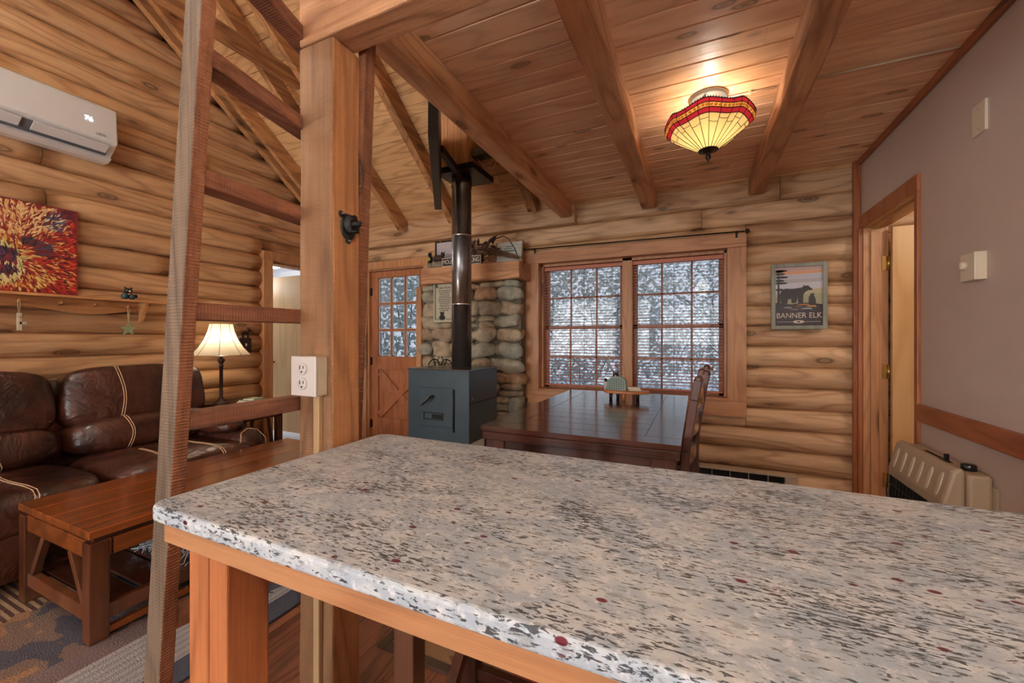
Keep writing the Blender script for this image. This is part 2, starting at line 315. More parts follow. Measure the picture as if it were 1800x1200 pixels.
# ------------------------------------------------------------------ mesh builder
class B:
    def __init__(s): s.v = []; s.f = []; s.r = []; s.m = []; s.c = []; s.sm = []
    def add(s, vs, fs, rnd=None, mi=0, col=None, smooth=False):
        o = len(s.v); s.v += [tuple(p) for p in vs]
        rnd = random.random() if rnd is None else rnd
        for f in fs:
            s.f.append(tuple(o+i for i in f)); s.r.append(rnd); s.m.append(mi); s.c.append(col or (1, 1, 1)); s.sm.append(smooth)
        return s
    def box(s, x0, x1, y0, y1, z0, z1, **k):
        vs = [(x, y, z) for x in (x0, x1) for y in (y0, y1) for z in (z0, z1)]
        return s.add(vs, [(0, 1, 3, 2), (4, 6, 7, 5), (0, 4, 5, 1), (2, 3, 7, 6), (0, 2, 6, 4), (1, 5, 7, 3)], **k)
    def bar(s, p1, p2, w, h, up=(0, 0, 1), **k):
        """rectangular bar p1->p2; w across, h along up"""
        p1, p2 = Vector(p1), Vector(p2); d = (p2-p1).normalized(); u = Vector(up); a = d.cross(u).normalized(); u = a.cross(d).normalized()
        vs = [p+a*(w/2*i)+u*(h/2*j) for p in (p1, p2) for i in (-1, 1) for j in (-1, 1)]
        return s.add(vs, [(0, 1, 3, 2), (4, 6, 7, 5), (0, 4, 5, 1), (2, 3, 7, 6), (0, 2, 6, 4), (1, 5, 7, 3)], **k)
    def tube(s, pts, r, n=8, closed=False, **k):
        pts = [Vector(p) for p in pts]; rings = []; m = len(pts)
        t0 = (pts[1]-pts[0]).normalized(); a = t0.orthogonal().normalized()
        for i, p in enumerate(pts):
            t = ((pts[(i+1) % m] if closed or i < m-1 else p)-(pts[i-1] if closed or i > 0 else p)).normalized()
            a = (a-t*a.dot(t)).normalized(); b = t.cross(a)
            rr = r[i] if isinstance(r, (list, tuple)) else r
            rings.append([p+(a*cos(2*pi*j/n)+b*sin(2*pi*j/n))*rr for j in range(n)])
        vs = [q for R in rings for q in R]; fs = []
        for i in range(m if closed else m-1):
            for j in range(n): fs.append((i*n+j, i*n+(j+1) % n, ((i+1) % m)*n+(j+1) % n, ((i+1) % m)*n+j))
        if not closed: fs += [tuple(range(n-1, -1, -1)), tuple((m-1)*n+j for j in range(n))]
        k.setdefault('smooth', True)
        return s.add(vs, fs, **k)
    def lathe(s, prof, c=(0, 0, 0), n=32, fr=None, fz=None, ax='Z', cap=True, **k):
        vs = []; fs = []; c = Vector(c)
        for r, z in prof:
            for j in range(n):
                t = 2*pi*j/n; rr = r*(fr(t, z) if fr else 1); zz = z+(fz(t, r, z) if fz else 0)
                p = {'Z': (rr*cos(t), rr*sin(t), zz), 'X': (zz, rr*cos(t), rr*sin(t)), 'Y': (rr*cos(t), zz, rr*sin(t))}[ax]
                vs.append(c+Vector(p))
        for i in range(len(prof)-1):
            for j in range(n): fs.append((i*n+j, i*n+(j+1) % n, (i+1)*n+(j+1) % n, (i+1)*n+j))
        if cap:
            fs.append(tuple(range(n-1, -1, -1))); fs.append(tuple((len(prof)-1)*n+j for j in range(n)))
        k.setdefault('smooth', True)
        return s.add(vs, fs, **k)
    def sq(s, c, size, p=4.0, sub=8, rot=None, nz=0.0, nf=3.0, seed=0.0, **k):
        """rounded box / pebble: cube grid pushed onto a p-norm ball"""
        vs = []; fs = []; idx = {}
        c = Vector(c); S = Vector(size)/2
        def vid(q):
            key = tuple(round(x, 4) for x in q)
            if key not in idx:
                nrm = sum(abs(x)**p for x in q)**(1/p); d = Vector([x/nrm for x in q])
                pt = Vector((d.x*S.x, d.y*S.y, d.z*S.z))
                if nz: pt *= 1+nz*noise.noise(Vector((pt.x*nf+seed*7.3, pt.y*nf+seed, pt.z*nf-seed)))
                if rot: pt = rot @ pt
                idx[key] = len(vs); vs.append(c+pt)
            return idx[key]
        for ax in range(3):
            for sg in (-1, 1):
                for i in range(sub):
                    for j in range(sub):
                        qs = []
                        for (a, b_) in ((i, j), (i+1, j), (i+1, j+1), (i, j+1)):
                            q = [0, 0, 0]; q[ax] = sg; q[(ax+1) % 3] = -1+2*a/sub; q[(ax+2) % 3] = -1+2*b_/sub; qs.append(vid(q))
                        fs.append(tuple(qs) if sg > 0 else tuple(reversed(qs)))
        k.setdefault('smooth', True)
        return s.add(vs, fs, **k)
    def prism(s, pts, o, ux, uy, depth, **k):
        """extruded outline; pts in (ux,uy) frame at o, depth vector"""
        o, ux, uy, d = Vector(o), Vector(ux), Vector(uy), Vector(depth); n = len(pts)
        vs = [o+ux*a+uy*b_ for a, b_ in pts]+[o+ux*a+uy*b_+d for a, b_ in pts]
        fs = [tuple(range(n-1, -1, -1)), tuple(range(n, 2*n))]+[(i, (i+1) % n, n+(i+1) % n, n+i) for i in range(n)]
        return s.add(vs, fs, **k)
    def build(s, name, mats, parent=None, bevel=0, seg=2, fix=True):
        me = bpy.data.meshes.new(name); me.from_pydata(s.v, [], s.f)
        mats = mats if isinstance(mats, (list, tuple)) else [mats]
        for m in mats: me.materials.append(m)
        me.polygons.foreach_set('material_index', s.m); me.polygons.foreach_set('use_smooth', s.sm)
        a = me.attributes.new('rnd', 'FLOAT', 'FACE'); a.data.foreach_set('value', s.r)
        if any(c != (1, 1, 1) for c in s.c):
            a = me.attributes.new('paint', 'FLOAT_COLOR', 'FACE'); fl = []
            for c in s.c: fl += [*c, 1.0]
            a.data.foreach_set('color', fl)
        if fix:
            import bmesh
            bm = bmesh.new(); bm.from_mesh(me); bmesh.ops.recalc_face_normals(bm, faces=bm.faces); bm.to_mesh(me); bm.free()
        o = bpy.data.objects.new(name, me); COL.objects.link(o)
        if parent: o.parent = parent
        if bevel:
            md = o.modifiers.new('edge', 'BEVEL'); md.width = bevel; md.segments = seg; md.limit_method = 'ANGLE'; md.angle_limit = radians(50)
        return o
def tag(o, label, cat, group=None):
    o['label'] = label; o['category'] = cat
    if group: o['group'] = group
    return o
def thing(name, label, cat, loc=(0, 0, 0), rz=0.0, group=None):
    o = bpy.data.objects.new(name, None); COL.objects.link(o); o.location = loc; o.rotation_euler = (0, 0, rz)
    o.empty_display_size = 0.05
    return tag(o, label, cat, group)
def local(o, ch):
    """child meshes are written in world coordinates; move them into the parent's frame"""
    m = Matrix.Translation(o.location) if o.type == 'EMPTY' else Matrix.Identity(4)
    ch.matrix_parent_inverse = m.inverted(); return ch
def struct(o): o['kind'] = 'structure'; return o
def text(s, name, size, loc, rot, mat, parent=None, ext=0.0006, align='CENTER', font_scale=None, sx=1.0):
    c = bpy.data.curves.new(name, 'FONT'); c.body = s; c.size = size; c.extrude = ext; c.align_x = align; c.align_y = 'CENTER'
    c.materials.append(mat); o = bpy.data.objects.new(name, c); COL.objects.link(o); o.location = loc; o.rotation_euler = rot
    bpy.context.view_layer.update()
    me = bpy.data.meshes.new_from_object(o.evaluated_get(bpy.context.evaluated_depsgraph_get())); me.name = name
    bpy.data.objects.remove(o); o = bpy.data.objects.new(name, me); COL.objects.link(o)
    if not me.materials: me.materials.append(mat)
    o.location = loc; o.rotation_euler = rot; o.scale = (sx, 1, 1)
    if parent: o.parent = parent
    return o
FACE_Y = (radians(90), 0, 0)              # reads from -Y
FACE_X = (radians(90), 0, radians(90))    # reads from +X

# ================================================================== SETTING
RZ, RS, RIDGE = 2.53, 0.77, 0.30
def roofz(y): return RZ+RS*(3.75-y) if y >= RIDGE else RZ+RS*(3.75-(2*RIDGE-y))
XR = 1.08
# floor: planks running along Y
fb = B(); x = -4.2
while x < 2.7:
    y = -3.3-random.random()*1.0
    while y < 4.4:
        L = 0.9+random.random()*0.5
        fb.box(x+0.001, x+0.149, max(y, -3.3)+0.001, min(y+L, 4.4)-0.001, -0.02, 0.0)
        y += L
        if y < -3.3: continue
    x += 0.15
fb.box(-4.3, 2.8, -3.4, 4.4, -0.06, -0.012, rnd=0.9)
struct(fb.build('floor', FLOORM))

def log_rows(b, seams, plane, outward, lo_hi, holes, bulge=0.055, axis='X', flat_from=99):
    """half logs between the seam heights, on the seam plane, bulging towards the room, cut round the openings"""
    for z0, z1 in zip(seams[:-1], seams[1:]):
        a, c = lo_hi(z0, z1)
        cuts = sorted({a, c} | {h for q in holes for h in q[:2] if a < h < c and min(z1, q[3])-max(z0, q[2]) > 0.004})
        segs = []
        for s0, s1 in zip(cuts[:-1], cuts[1:]):
            m_ = (s0+s1)/2; lo, hi = z0, z1
            for (h0, h1, hz0, hz1) in holes:
                if h0 < m_ < h1:
                    if hz0 <= lo+0.002 and hz1 >= hi-0.002: lo = hi
                    elif hz0 <= lo < hz1: lo = hz1
                    elif hz0 < hi <= hz1: hi = hz0
            if hi-lo > 0.006: segs.append((s0, s1, lo, hi))
        fin = []
        for s0, s1, lo, hi in segs:
            while s1-s0 > 2.8 and hi-lo > 0.1:
                L = 1.3+random.random()*1.4; fin.append((s0, s0+L, lo, hi)); s0 += L
            fin.append((s0, s1, lo, hi))
        flat = z0 >= flat_from; sd = random.random()*50; rn = random.random()
        for s0, s1, lo, hi in fin:
            if s1-s0 < 0.02: continue
            n = max(2, int((s1-s0)/0.12)); P = 9; vs = []; fs = []
            g = 0.0015; rn = (rn+random.uniform(-0.25, 0.25)) % 1.0
            for i in range(n+1):
                t = s0+g+(s1-s0-2*g)*i/n
                for j in range(P+1):
                    zz = lo+(hi-lo)*j/P; q = (zz-z0)/(z1-z0)
                    if flat: off = 0.012+0.035*min(1, sin(pi*q)*5)
                    else: off = bulge*(max(0, sin(pi*q))**0.62)
                    off += 0.004*noise.noise(Vector((t*1.2+sd, q*2, sd)))*(1 if 0 < q < 1 else 0)
                    vs.append((t, plane+outward*off, zz) if axis == 'X' else (plane+outward*off, t, zz))
                for zz in (hi, lo): vs.append((t, plane-outward*0.03, zz) if axis == 'X' else (plane-outward*0.03, t, zz))
            K = P+3
            for i in range(n):
                for j in range(K): fs.append((i*K+j, i*K+(j+1) % K, (i+1)*K+(j+1) % K, (i+1)*K+j))
            fs += [tuple(range(K)), tuple(n*K+j for j in range(K))]
            b.add(vs, fs, rnd=rn, smooth=True)
# back wall (log), plane Y=3.80 bulging to 3.745
bw = B()
seams = [1.19+0.165*n for n in range(-7, 8)]+[2.345+0.20]
seams[0] = 0.0
log_rows(bw, seams, 3.80, -1, lambda a, c: (-4.15, 2.62) if c < 2.5 else (-1.05, 2.62),
         [(-3.74, -2.70, 0, 2.17), (-1.56, 0.36, 0.62, 2.10)], axis='X', flat_from=2.17)
struct(bw.build('wall_back', LOGX, fix=False))
# the squared top plate under the vault
struct(B().box(-4.12, -1.045, 3.70, 3.84, 2.345, 2.60, rnd=0.7).build('trim_1', LOGX, bevel=0.006))
# solid core behind the logs
cb = B()
for x0, x1, z0, z1 in ((-4.3, -3.64, 0, 2.6), (-3.64, -2.80, 2.09, 2.6), (-2.80, -1.43, 0, 2.6), (-1.43, 0.24, 0, 0.74), (-1.43, 0.24, 2.0, 2.6), (0.24, 2.7, 0, 2.6)):
    cb.box(x0, x1, 3.81, 3.96, z0, z1, rnd=0.5)
struct(cb.build('wall_back_core', DARKZ))
# left gable wall (log), plane X=-4.15 bulging to -4.095
lw = B()
ls = [1.29+0.167*n for n in range(-8, 24)]; ls[0] = 0.0
def lr(z0, z1):
    if z1 <= RZ: return (-3.15, 3.80)
    ym = 3.75-(z1-RZ)/RS
    return (2*RIDGE-ym, ym)
log_rows(lw, [z for z in ls if z < 5.1], -4.15, 1, lr, [(2.73, 3.74, 0, 2.17)], axis='Y')
struct(lw.build('wall_left', LOGY, fix=False))
cb = B()
def gable(b, x0, x1, zb):
    ym = 3.75-(zb-RZ)/RS+0.02
    b.prism([(2*RIDGE-ym, zb), (ym, zb), (RIDGE, roofz(RIDGE)+0.015)], (x0, 0, 0), (0, 1, 0), (0, 0, 1), (x1-x0, 0, 0), rnd=0.3)
cb.box(-4.30, -4.16, -3.3, 2.83, 0, 2.5, rnd=0.3).box(-4.30, -4.16, 3.58, 3.95, 0, 2.5, rnd=0.3).box(-4.30, -4.16, 2.83, 3.58, 2.08, 2.5, rnd=0.3)
gable(cb, -4.30, -4.16, 2.5)
struct(cb.build('wall_left_core', DARKZ))
# right wall, painted, doorway Y 2.94..3.64
rw = B()
rw.box(XR, XR+0.12, -3.3, 2.885, 0, 2.6).box(XR, XR+0.12, 2.885, 3.69, 2.06, 2.6).box(XR, XR+0.12, 3.69, 3.80, 0, 2.6)
gable(rw, XR, XR+0.12, 2.6)
struct(rw.build('wall_right', TAUPE))
# front wall behind the camera with openings added for the fill panels
fw = B()
for x0, x1, z0, z1 in ((-4.3, -3.7, 0, 2.6), (-3.7, -1.1, 0, 0.7), (-3.7, -1.1, 2.3, 2.6), (-1.1, -0.85, 0, 2.6), (-0.85, 0.85, 0, 1.1), (-0.85, 0.85, 2.1, 2.6), (0.85, 1.2, 0, 2.6)):
    fw.box(x0, x1, -3.32, -3.17, z0, z1)
struct(fw.build('wall_front', LOGX))
# flat plank ceiling over kitchen and dining, planks along X with V grooves
cp = B(); y = -3.17
while y < 3.80:
    wd = 0.128; segs = [-1.12]; xx = -1.12
    while xx < 2.6:
        xx += 1.0+random.random()*1.8; segs.append(min(xx, 2.62))
    for a, c in zip(segs[:-1], segs[1:]):
        vs = []
        for X_ in (a+0.0005, c-0.0005):
            vs += [(X_, y, 2.552), (X_, y+0.006, 2.54), (X_, y+wd-0.007, 2.54), (X_, y+wd, 2.552), (X_, y+wd, 2.57), (X_, y, 2.57)]
        cp.add(vs, [(0, 1, 7, 6), (1, 2, 8, 7), (2, 3, 9, 8), (3, 4, 10, 9), (4, 5, 11, 10), (5, 0, 6, 11), (0, 1, 2, 3, 4, 5), (6, 7, 8, 9, 10, 11)])
    y += wd
cp.box(-1.12, 2.62, -3.3, 3.95, 2.571, 2.60, rnd=0.5)
struct(cp.build('ceiling', PLANKX))
# vaulted roof deck, grooved ply boards along X
vb = B(); y = -3.2; stp = 0.135
while y < 3.9:
    y1 = y+stp
    if y < RIDGE < y1: y1 = RIDGE
    xx = -4.16; cuts = [xx]
    while xx < XR: xx += 2.44; cuts.append(min(xx, XR+0.1))
    for a, c in zip(cuts[:-1], cuts[1:]):
        g = 0.005
        n = Vector((0, RS if y >= RIDGE-1e-6 else -RS, 1)).normalized()
        p0, p1 = Vector((0, y, roofz(y+1e-6 if y >= RIDGE-1e-6 else y))), Vector((0, y1, roofz(y1)))
        d = (p1-p0).normalized(); vs = []
        for X_ in (a, c):
            for q in (p0+n*0.012, p0+d*g, p1-d*g, p1+n*0.012, p1+n*0.03, p0+n*0.03): vs.append((X_, q.y, q.z))
        vb.add(vs, [(0, 1, 7, 6), (1, 2, 8, 7), (2, 3, 9, 8), (3, 4, 10, 9), (4, 5, 11, 10), (5, 0, 6, 11), (0, 1, 2, 3, 4, 5), (6, 7, 8, 9, 10, 11)])
    y = y1
for a, c in ((-3.45, RIDGE), (RIDGE, 4.05)):
    za, zc = roofz(a), roofz(c); n = Vector((0, RS if a >= RIDGE else -RS, 1)).normalized()
    vs = [(X_, yy+n.y*t, zz+n.z*t) for X_ in (-4.4, XR+0.3) for (yy, zz) in ((a, za), (c, zc)) for t in (0.031, 0.08)]
    vb.add(vs, [(0, 1, 3, 2), (4, 6, 7, 5), (0, 4, 5, 1), (2, 3, 7, 6), (0, 2, 6, 4), (1, 5, 7, 3)], rnd=0.5)
struct(vb.build('ceiling_vault', PLYX))

# ---- trims
struct(B().box(1.037, 1.08, 3.70, 3.745, 0, 2.54, rnd=0.4).build('trim_2', FIRZD, bevel=0.003))           # corner board
struct(B().box(1.055, 1.08, -3.15, 3.70, 2.505, 2.54, rnd=0.2).build('trim_3', FIRY, bevel=0.004))         # ceiling moulding
cr = B().box(1.058, 1.0795, -3.15, 2.853, 0.815, 0.905, rnd=0.6)
struct(cr.build('trim_4', FIRY, bevel=0.004))                                                           # chair rail

# ---- door 1: exterior half-glass door with X brace
D = struct(bpy.data.objects.new('door_1', None)); COL.objects.link(D); D.location = (-3.22, 3.76, 0); bpy.context.view_layer.update()
def dchild(o, P=None): return local(P or D, o)
def mk(b, name, mat, P=D, bevel=0.002): 
    o = b.build(name, mat, P, bevel=bevel); local(P, o); return o
f = B(); f.box(-3.74, -3.645, 3.717, 3.799, 0, 2.08).box(-2.80, -2.735, 3.717, 3.799, 0, 2.08).box(-3.74, -2.735, 3.715, 3.80, 2.08, 2.17)
f.box(-3.645, -3.625, 3.74, 3.94, 0, 2.08).box(-2.82, -2.80, 3.74, 3.94, 0, 2.08).box(-3.625, -2.82, 3.74, 3.94, 2.065, 2.08)
mk(f, 'door_frame', FIRZ)
x0, x1 = -3.615, -2.825; ya, yb = 3.775, 3.815
l = B(); gx0, gx1, gz0, gz1 = -3.515, -2.895, 1.04, 1.985
l.box(x0, gx0, ya, yb, 0.02, 2.06).box(gx1, x1, ya, yb, 0.02, 2.06)
l.box(gx0, gx1, ya, yb, gz1, 2.06).box(gx0, gx1, ya, yb, 0.88, gz0).box(gx0, gx1, ya, yb, 0.02, 0.30)
l.box(gx0, gx1, ya+0.022, yb-0.004, 0.30, 0.88, rnd=0.8)
cx, cz = (gx0+gx1)/2, 0.59
mk(l, 'door_leaf', DOORZ)
xb = B(); xb.bar((gx0+0.02, ya+0.008, 0.33), (gx1-0.02, ya+0.008, 0.85), 0.018, 0.085, up=(0, 0, 1))
xb.bar((gx0+0.02, ya+0.011, 0.85), (gx1-0.02, ya+0.011, 0.33), 0.018, 0.085, up=(0, 0, 1))
mk(xb, 'cross_brace', DOORZ, bevel=0.004)
mu = B()
for i in (1, 2):
    xm = gx0+(gx1-gx0)*i/3; mu.box(xm-0.012, xm+0.012, ya-0.004, yb-0.01, gz0, gz1)
    zm = gz0+(gz1-gz0)*i/3; mu.box(gx0, gx1, ya-0.002, yb-0.012, zm-0.012, zm+0.012)
mk(mu, 'muntin', DOORZ)
wt = B()
for i in range(3):
    for j in range(3):
        a = gx0+(gx1-gx0)*i/3+0.014; c = gx0+(gx1-gx0)*(i+1)/3-0.014; e = gz0+(gz1-gz0)*j/3+0.014; g_ = gz0+(gz1-gz0)*(j+1)/3-0.014
        for q in ((a, a+0.006, e, g_), (c-0.006, c, e, g_), (a, c, e, e+0.006), (a, c, g_-0.006, g_)):
            wt.box(q[0], q[1], ya+0.005, ya+0.016, q[2], q[3])
mk(wt, 'glazing_bead', WHITE, bevel=0)
mk(B().box(gx0, gx1, ya+0.018, ya+0.022, gz0, gz1), 'pane', GLASS, bevel=0)
for zz in (0.22, 0.98, 1.82):
    h = B(); h.tube([(-3.621, 3.765, zz-0.05), (-3.621, 3.765, zz+0.05)], 0.008).box(-3.64, -3.60, 3.77, 3.776, zz-0.045, zz+0.045)
    mk(h, 'hinge', IRON2, bevel=0)
kn = B(); kn.box(-2.885, -2.85, 3.765, 3.776, 0.93, 1.14).sq((-2.867, 3.73, 0.98), (0.05, 0.05, 0.05), 2)
mk(kn, 'door_lock', BRONZE, bevel=0)

# ---- window 1: twin double-hung window
Wd = struct(bpy.data.objects.new('window_1', None)); COL.objects.link(Wd); Wd.location = (-0.59, 3.76, 0.7); bpy.context.view_layer.update()
WL, WR, WB, WT = -1.415, 0.225, 0.765, 1.99
c = B(); c.box(-1.56, WL, 3.715, 3.80, 0.66, 1.99, rnd=0.9).box(WR, 0.36, 3.715, 3.80, 0.746, 1.989, rnd=0.3)
mk(c, 'side_casing', FIRZ, Wd)
c = B(); c.box(-1.56, 0.36, 3.71, 3.80, 1.99, 2.10, rnd=0.4)
mk(c, 'head_casing', FIRX, Wd)
c = B(); c.box(-1.53, 0.36, 3.71, 3.80, 0.62, 0.745, rnd=0.5); mk(c, 'apron_board', FIRX, Wd)
c = B(); c.box(-1.42, 0.24, 3.69, 3.90, 0.745, 0.768, rnd=0.7); mk(c, 'window_sill', FIRX, Wd, 0.004)
c = B(); c.box(WL, WL+0.02, 3.80, 3.95, WB, WT).box(WR-0.02, WR, 3.80, 3.95, WB, WT).box(WL, WR, 3.80, 3.95, WT-0.025, WT).box(-0.625, -0.535, 3.80, 3.93, WB, WT)
mk(c, 'window_jamb', FIRZ, Wd)
for a, e in ((WL+0.02, -0.625), (-0.535, WR-0.02)):
    zm = 1.36
    for (z0, z1, yy) in ((zm-0.012, WT-0.025, 3.895), (WB, zm+0.016, 3.872)):
        s = B(); s.box(a, a+0.035, yy, yy+0.022, z0, z1).box(e-0.035, e, yy, yy+0.022, z0, z1).box(a, e, yy, yy+0.022, z0, z0+0.032).box(a, e, yy, yy+0.022, z1-0.032, z1)
        for i in (1, 2):
            xm = a+(e-a)*i/3; s.box(xm-0.008, xm+0.008, yy+0.003, yy+0.018, z0, z1)
        zc = (z0+z1)/2; s.box(a, e, yy+0.003, yy+0.018, zc-0.008, zc+0.008)
        mk(s, 'sash', FIRZD, Wd, 0.001)
        mk(B().box(a+0.03, e-0.03, yy+0.009, yy+0.012, z0+0.03, z1-0.03), 'pane', GLASS, Wd, 0)

# ---- door 2: doorway in the left wall, birch leaf open into the white room
D2 = struct(bpy.data.objects.new('door_2', None)); COL.objects.link(D2); D2.location = (-4.12, 3.2, 0); bpy.context.view_layer.update()
f = B(); f.box(-4.15, -4.071, 2.73, 2.83, 0, 2.08).box(-4.15, -4.071, 3.60, 3.70, 0, 2.08).box(-4.15, -4.07, 2.73, 3.70, 2.08, 2.17)
f.box(-4.31, -4.15, 2.83, 2.85, 0, 2.08).box(-4.31, -4.15, 3.58, 3.60, 0, 2.08).box(-4.31, -4.15, 2.85, 3.58, 2.06, 2.08)
mk(f, 'door_frame', FIRZ, D2, 0.003)
lf = B().box(-4.97, -4.32, 3.42, 3.455, 0.09, 2.03, rnd=0.2); lf = mk(lf, 'door_leaf', BIRCH, D2)
k2 = B().lathe([(0.012, 0), (0.012, -0.03), (0.028, -0.035), (0.030, -0.055), (0.018, -0.068), (0.002, -0.07)], (-4.90, 3.42, 0.955), 16, ax='Y'); mk(k2, 'door_knob', BRASS, D2, 0)
wr = B(); wr.box(-6.7, -4.31, 4.30, 4.40, 0, 2.4).box(-6.7, -6.6, 1.6, 4.4, 0, 2.4).box(-6.7, -4.31, 1.6, 1.7, 0, 2.4).box(-6.7, -4.31, 1.6, 4.4, 2.31, 2.4).box(-4.32, -4.305, 3.61, 4.4, 0, 2.4).box(-4.32, -4.305, 1.6, 2.82, 0, 2.4)
struct(wr.build('wall_side_room', WROOM))
struct(B().box(-6.6, -4.31, 1.7, 4.3, -0.05, 0.0).build('floor_side_room', TILE))
struct(B().box(-6.6, -4.32, 4.285, 4.30, 0, 0.10).build('baseboard_side', WHITE))
t = thing('ceiling_light', 'round white flush ceiling light inside the white room past the left doorway', 'ceiling light', (-5.45, 3.75, 2.31))
B().lathe([(0.15, 0.0), (0.15, -0.03), (0.12, -0.045)], n=24).build('trim_ring', WHITE, t)
B().lathe([(0.118, -0.046), (0.08, -0.06), (0.01, -0.065)], n=24).build('diffuser', plain('lit_diffuser', (255, 252, 245), 0.5, emit=(255, 250, 240), es=6), t)
light('POINT', 'side_room_lamp', (-5.45, 3.3, 2.0), 17, (1, 0.97, 0.93), 0.12)

# ---- door 3: doorway in the right wall, birch leaf swung into the next room
D3 = struct(bpy.data.objects.new('door_3', None)); COL.objects.link(D3); D3.location = (1.1, 3.3, 0); bpy.context.view_layer.update()
f = B(); f.box(1.056, 1.08, 3.675, 3.735, 0, 2.04, rnd=0.4).box(1.064, 1.08, 2.848, 2.885, 0, 2.04, rnd=0.5).box(1.063, 1.0795, 2.848, 3.735, 2.04, 2.13, rnd=0.2)
mk(f, 'door_casing', FIRZD, D3, 0.003)
f = B(); f.box(1.081, 1.22, 3.67, 3.689, 0, 2.04).box(1.12, 1.165, 3.655, 3.67, 0, 2.03).box(1.081, 1.22, 2.886, 2.90, 0, 2.04)
mk(f, 'door_jamb', FIRZ, D3)
f = B(); f.box(1.081, 1.22, 2.90, 3.67, 2.04, 2.059).box(1.12, 1.165, 2.90, 3.655, 2.025, 2.04); mk(f, 'head_jamb', BIRCHX, D3)
lf = B().box(1.222, 1.95, 3.61, 3.645, 0.02, 2.02, rnd=0.6); mk(lf, 'door_leaf', BIRCH, D3)
for zz in (1.78, 1.02, 0.26):
    h = B().box(1.185, 1.219, 3.662, 3.6695, zz-0.05, zz+0.05).tube([(1.216, 3.650, zz-0.05), (1.216, 3.650, zz+0.05)], 0.007); mk(h, 'hinge', BRASS, D3, 0)
sw = B(); sw.box(2.62, 2.72, 1.4, 3.8, 0, 2.6).box(1.2, 2.72, 1.3, 1.4, 0, 2.6)
struct(sw.build('wall_next_room', TAUPE))
light('POINT', 'next_room_fill', (1.9, 2.6, 2.25), 13, WARM, 0.12)  # unseen point light added to brighten the open door leaf

# ================================================================== THE FRAME: POST, BEAMS, RAFTERS
t = thing('support_post', 'thick rough-sawn post in the middle carrying the outlet box and bear opener', 'post', (-1.13, 0.985, 0))
bpy.context.view_layer.update()
pb = B(); 
def wavy_post(b, x0, x1, y0, y1, z0, z1, amp=0.004, n=40, mi_front=0, mi_side=0, sd=0):
    vs = []; fs = []
    for i in range(n+1):
        z = z0+(z1-z0)*i/n
        for k, (x, y) in enumerate(((x0, y0), (x1, y0), (x1, y1), (x0, y1))):
            vs.append((x+amp*noise.noise(Vector((z*3, k*5+sd, 1))), y+amp*noise.noise(Vector((z*3, k*5+sd, 9))), z))
    o = len(b.v); b.v += vs
    for i in range(n):
        for j in range(4):
            b.f.append((o+i*4+j, o+i*4+(j+1) % 4, o+(i+1)*4+(j+1) % 4, o+(i+1)*4+j)); b.r.append(0.35+0.12*j+sd*0.1); b.m.append(mi_front if j == 0 else mi_side); b.c.append((1, 1, 1)); b.sm.append(False)
    for fc in ((3, 2, 1, 0), tuple(n*4+j for j in range(4))):
        b.f.append(tuple(o+q for q in fc)); b.r.append(0.5); b.m.append(mi_side); b.c.append((1, 1, 1)); b.sm.append(False)
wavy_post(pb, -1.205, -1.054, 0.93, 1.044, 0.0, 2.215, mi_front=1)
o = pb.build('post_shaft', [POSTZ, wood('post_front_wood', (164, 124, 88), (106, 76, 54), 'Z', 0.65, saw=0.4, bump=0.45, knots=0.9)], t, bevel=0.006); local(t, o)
o = tag(B().bar((-1.150, 1.068, 0.0), (-1.036, 1.068, 2.38), 0.035, 0.045, up=(0, 1, 0), rnd=0.2).build('brace_board', REDZ, bevel=0.002), 'narrow sawn board running up behind the right edge of the thick post', 'board')
# header beam over the post
def beam(name, label, x0, x1, y0, y1, z0, z1, mat, rnd, cat='beam', bev=0.012):
    b = B()
    ax = 0 if (x1-x0) > (y1-y0) else 1; n = 26; vs = []; fs = []
    for i in range(n+1):
        q = i/n
        for k, (a, c) in enumerate(((0, 0), (1, 0), (1, 1), (0, 1))):
            w1 = 0.006*noise.noise(Vector((q*9, k*3.7, rnd*40))); w2 = 0.006*noise.noise(Vector((q*9, k*3.7, rnd*40+9)))
            if ax == 0: vs.append((x0+(x1-x0)*q, (y0, y1)[a]+w1, (z0, z1)[c]+(w2 if c == 0 else 0)))
            else: vs.append(((x0, x1)[a]+w1, y0+(y1-y0)*q, (z0, z1)[c]+(w2 if c == 0 else 0)))
    for i in range(n):
        for j in range(4): fs.append((i*4+j, i*4+(j+1) % 4, (i+1)*4+(j+1) % 4, (i+1)*4+j))
    fs += [(3, 2, 1, 0), tuple(n*4+j for j in range(4))]
    b.add(vs, fs, rnd=rnd)
    return tag(b.build(name, mat, bevel=bev), label, cat)
beam('header_beam', 'heavy rough-sawn header beam resting on top of the thick post', -1.205, 1.07, 0.928, 1.03, 2.22, 2.395, BEAMX, 0.45, bev=0.006)
beam('ceiling_beam', 'rough ceiling beam running from the post to the log wall above the mantel', -1.185, -1.075, 1.035, 3.745, 2.398, 2.54, BEAMY, 0.15)
beam('ceiling_beam', 'middle ceiling beam between the post beam and the stained glass lamp', -0.445, -0.325, 1.035, 3.745, 2.398, 2.54, BEAMY, 0.5)
beam('ceiling_beam', 'ceiling beam just right of the stained glass lamp, with a large knot', 0.375, 0.485, 1.035, 3.745, 2.398, 2.54, BEAMY, 0.8)
def rafter(xc, wd, dp, label, y0=0.9, y1=3.68, rnd=0.5):
    n = Vector((0, RS, 1)).normalized(); a = Vector((xc, y0, roofz(y0)-0.004))-n*dp/2; c = Vector((xc, y1, roofz(y1)-0.004))-n*dp/2
    return tag(B().bar(a, c, wd, dp, up=n, rnd=rnd).build('rafter', RAFT, bevel=0.003), label, 'rafter')
rafter(-4.055, 0.06, 0.15, 'rafter lying flat against the gable log wall above the left doorway', rnd=0.1)
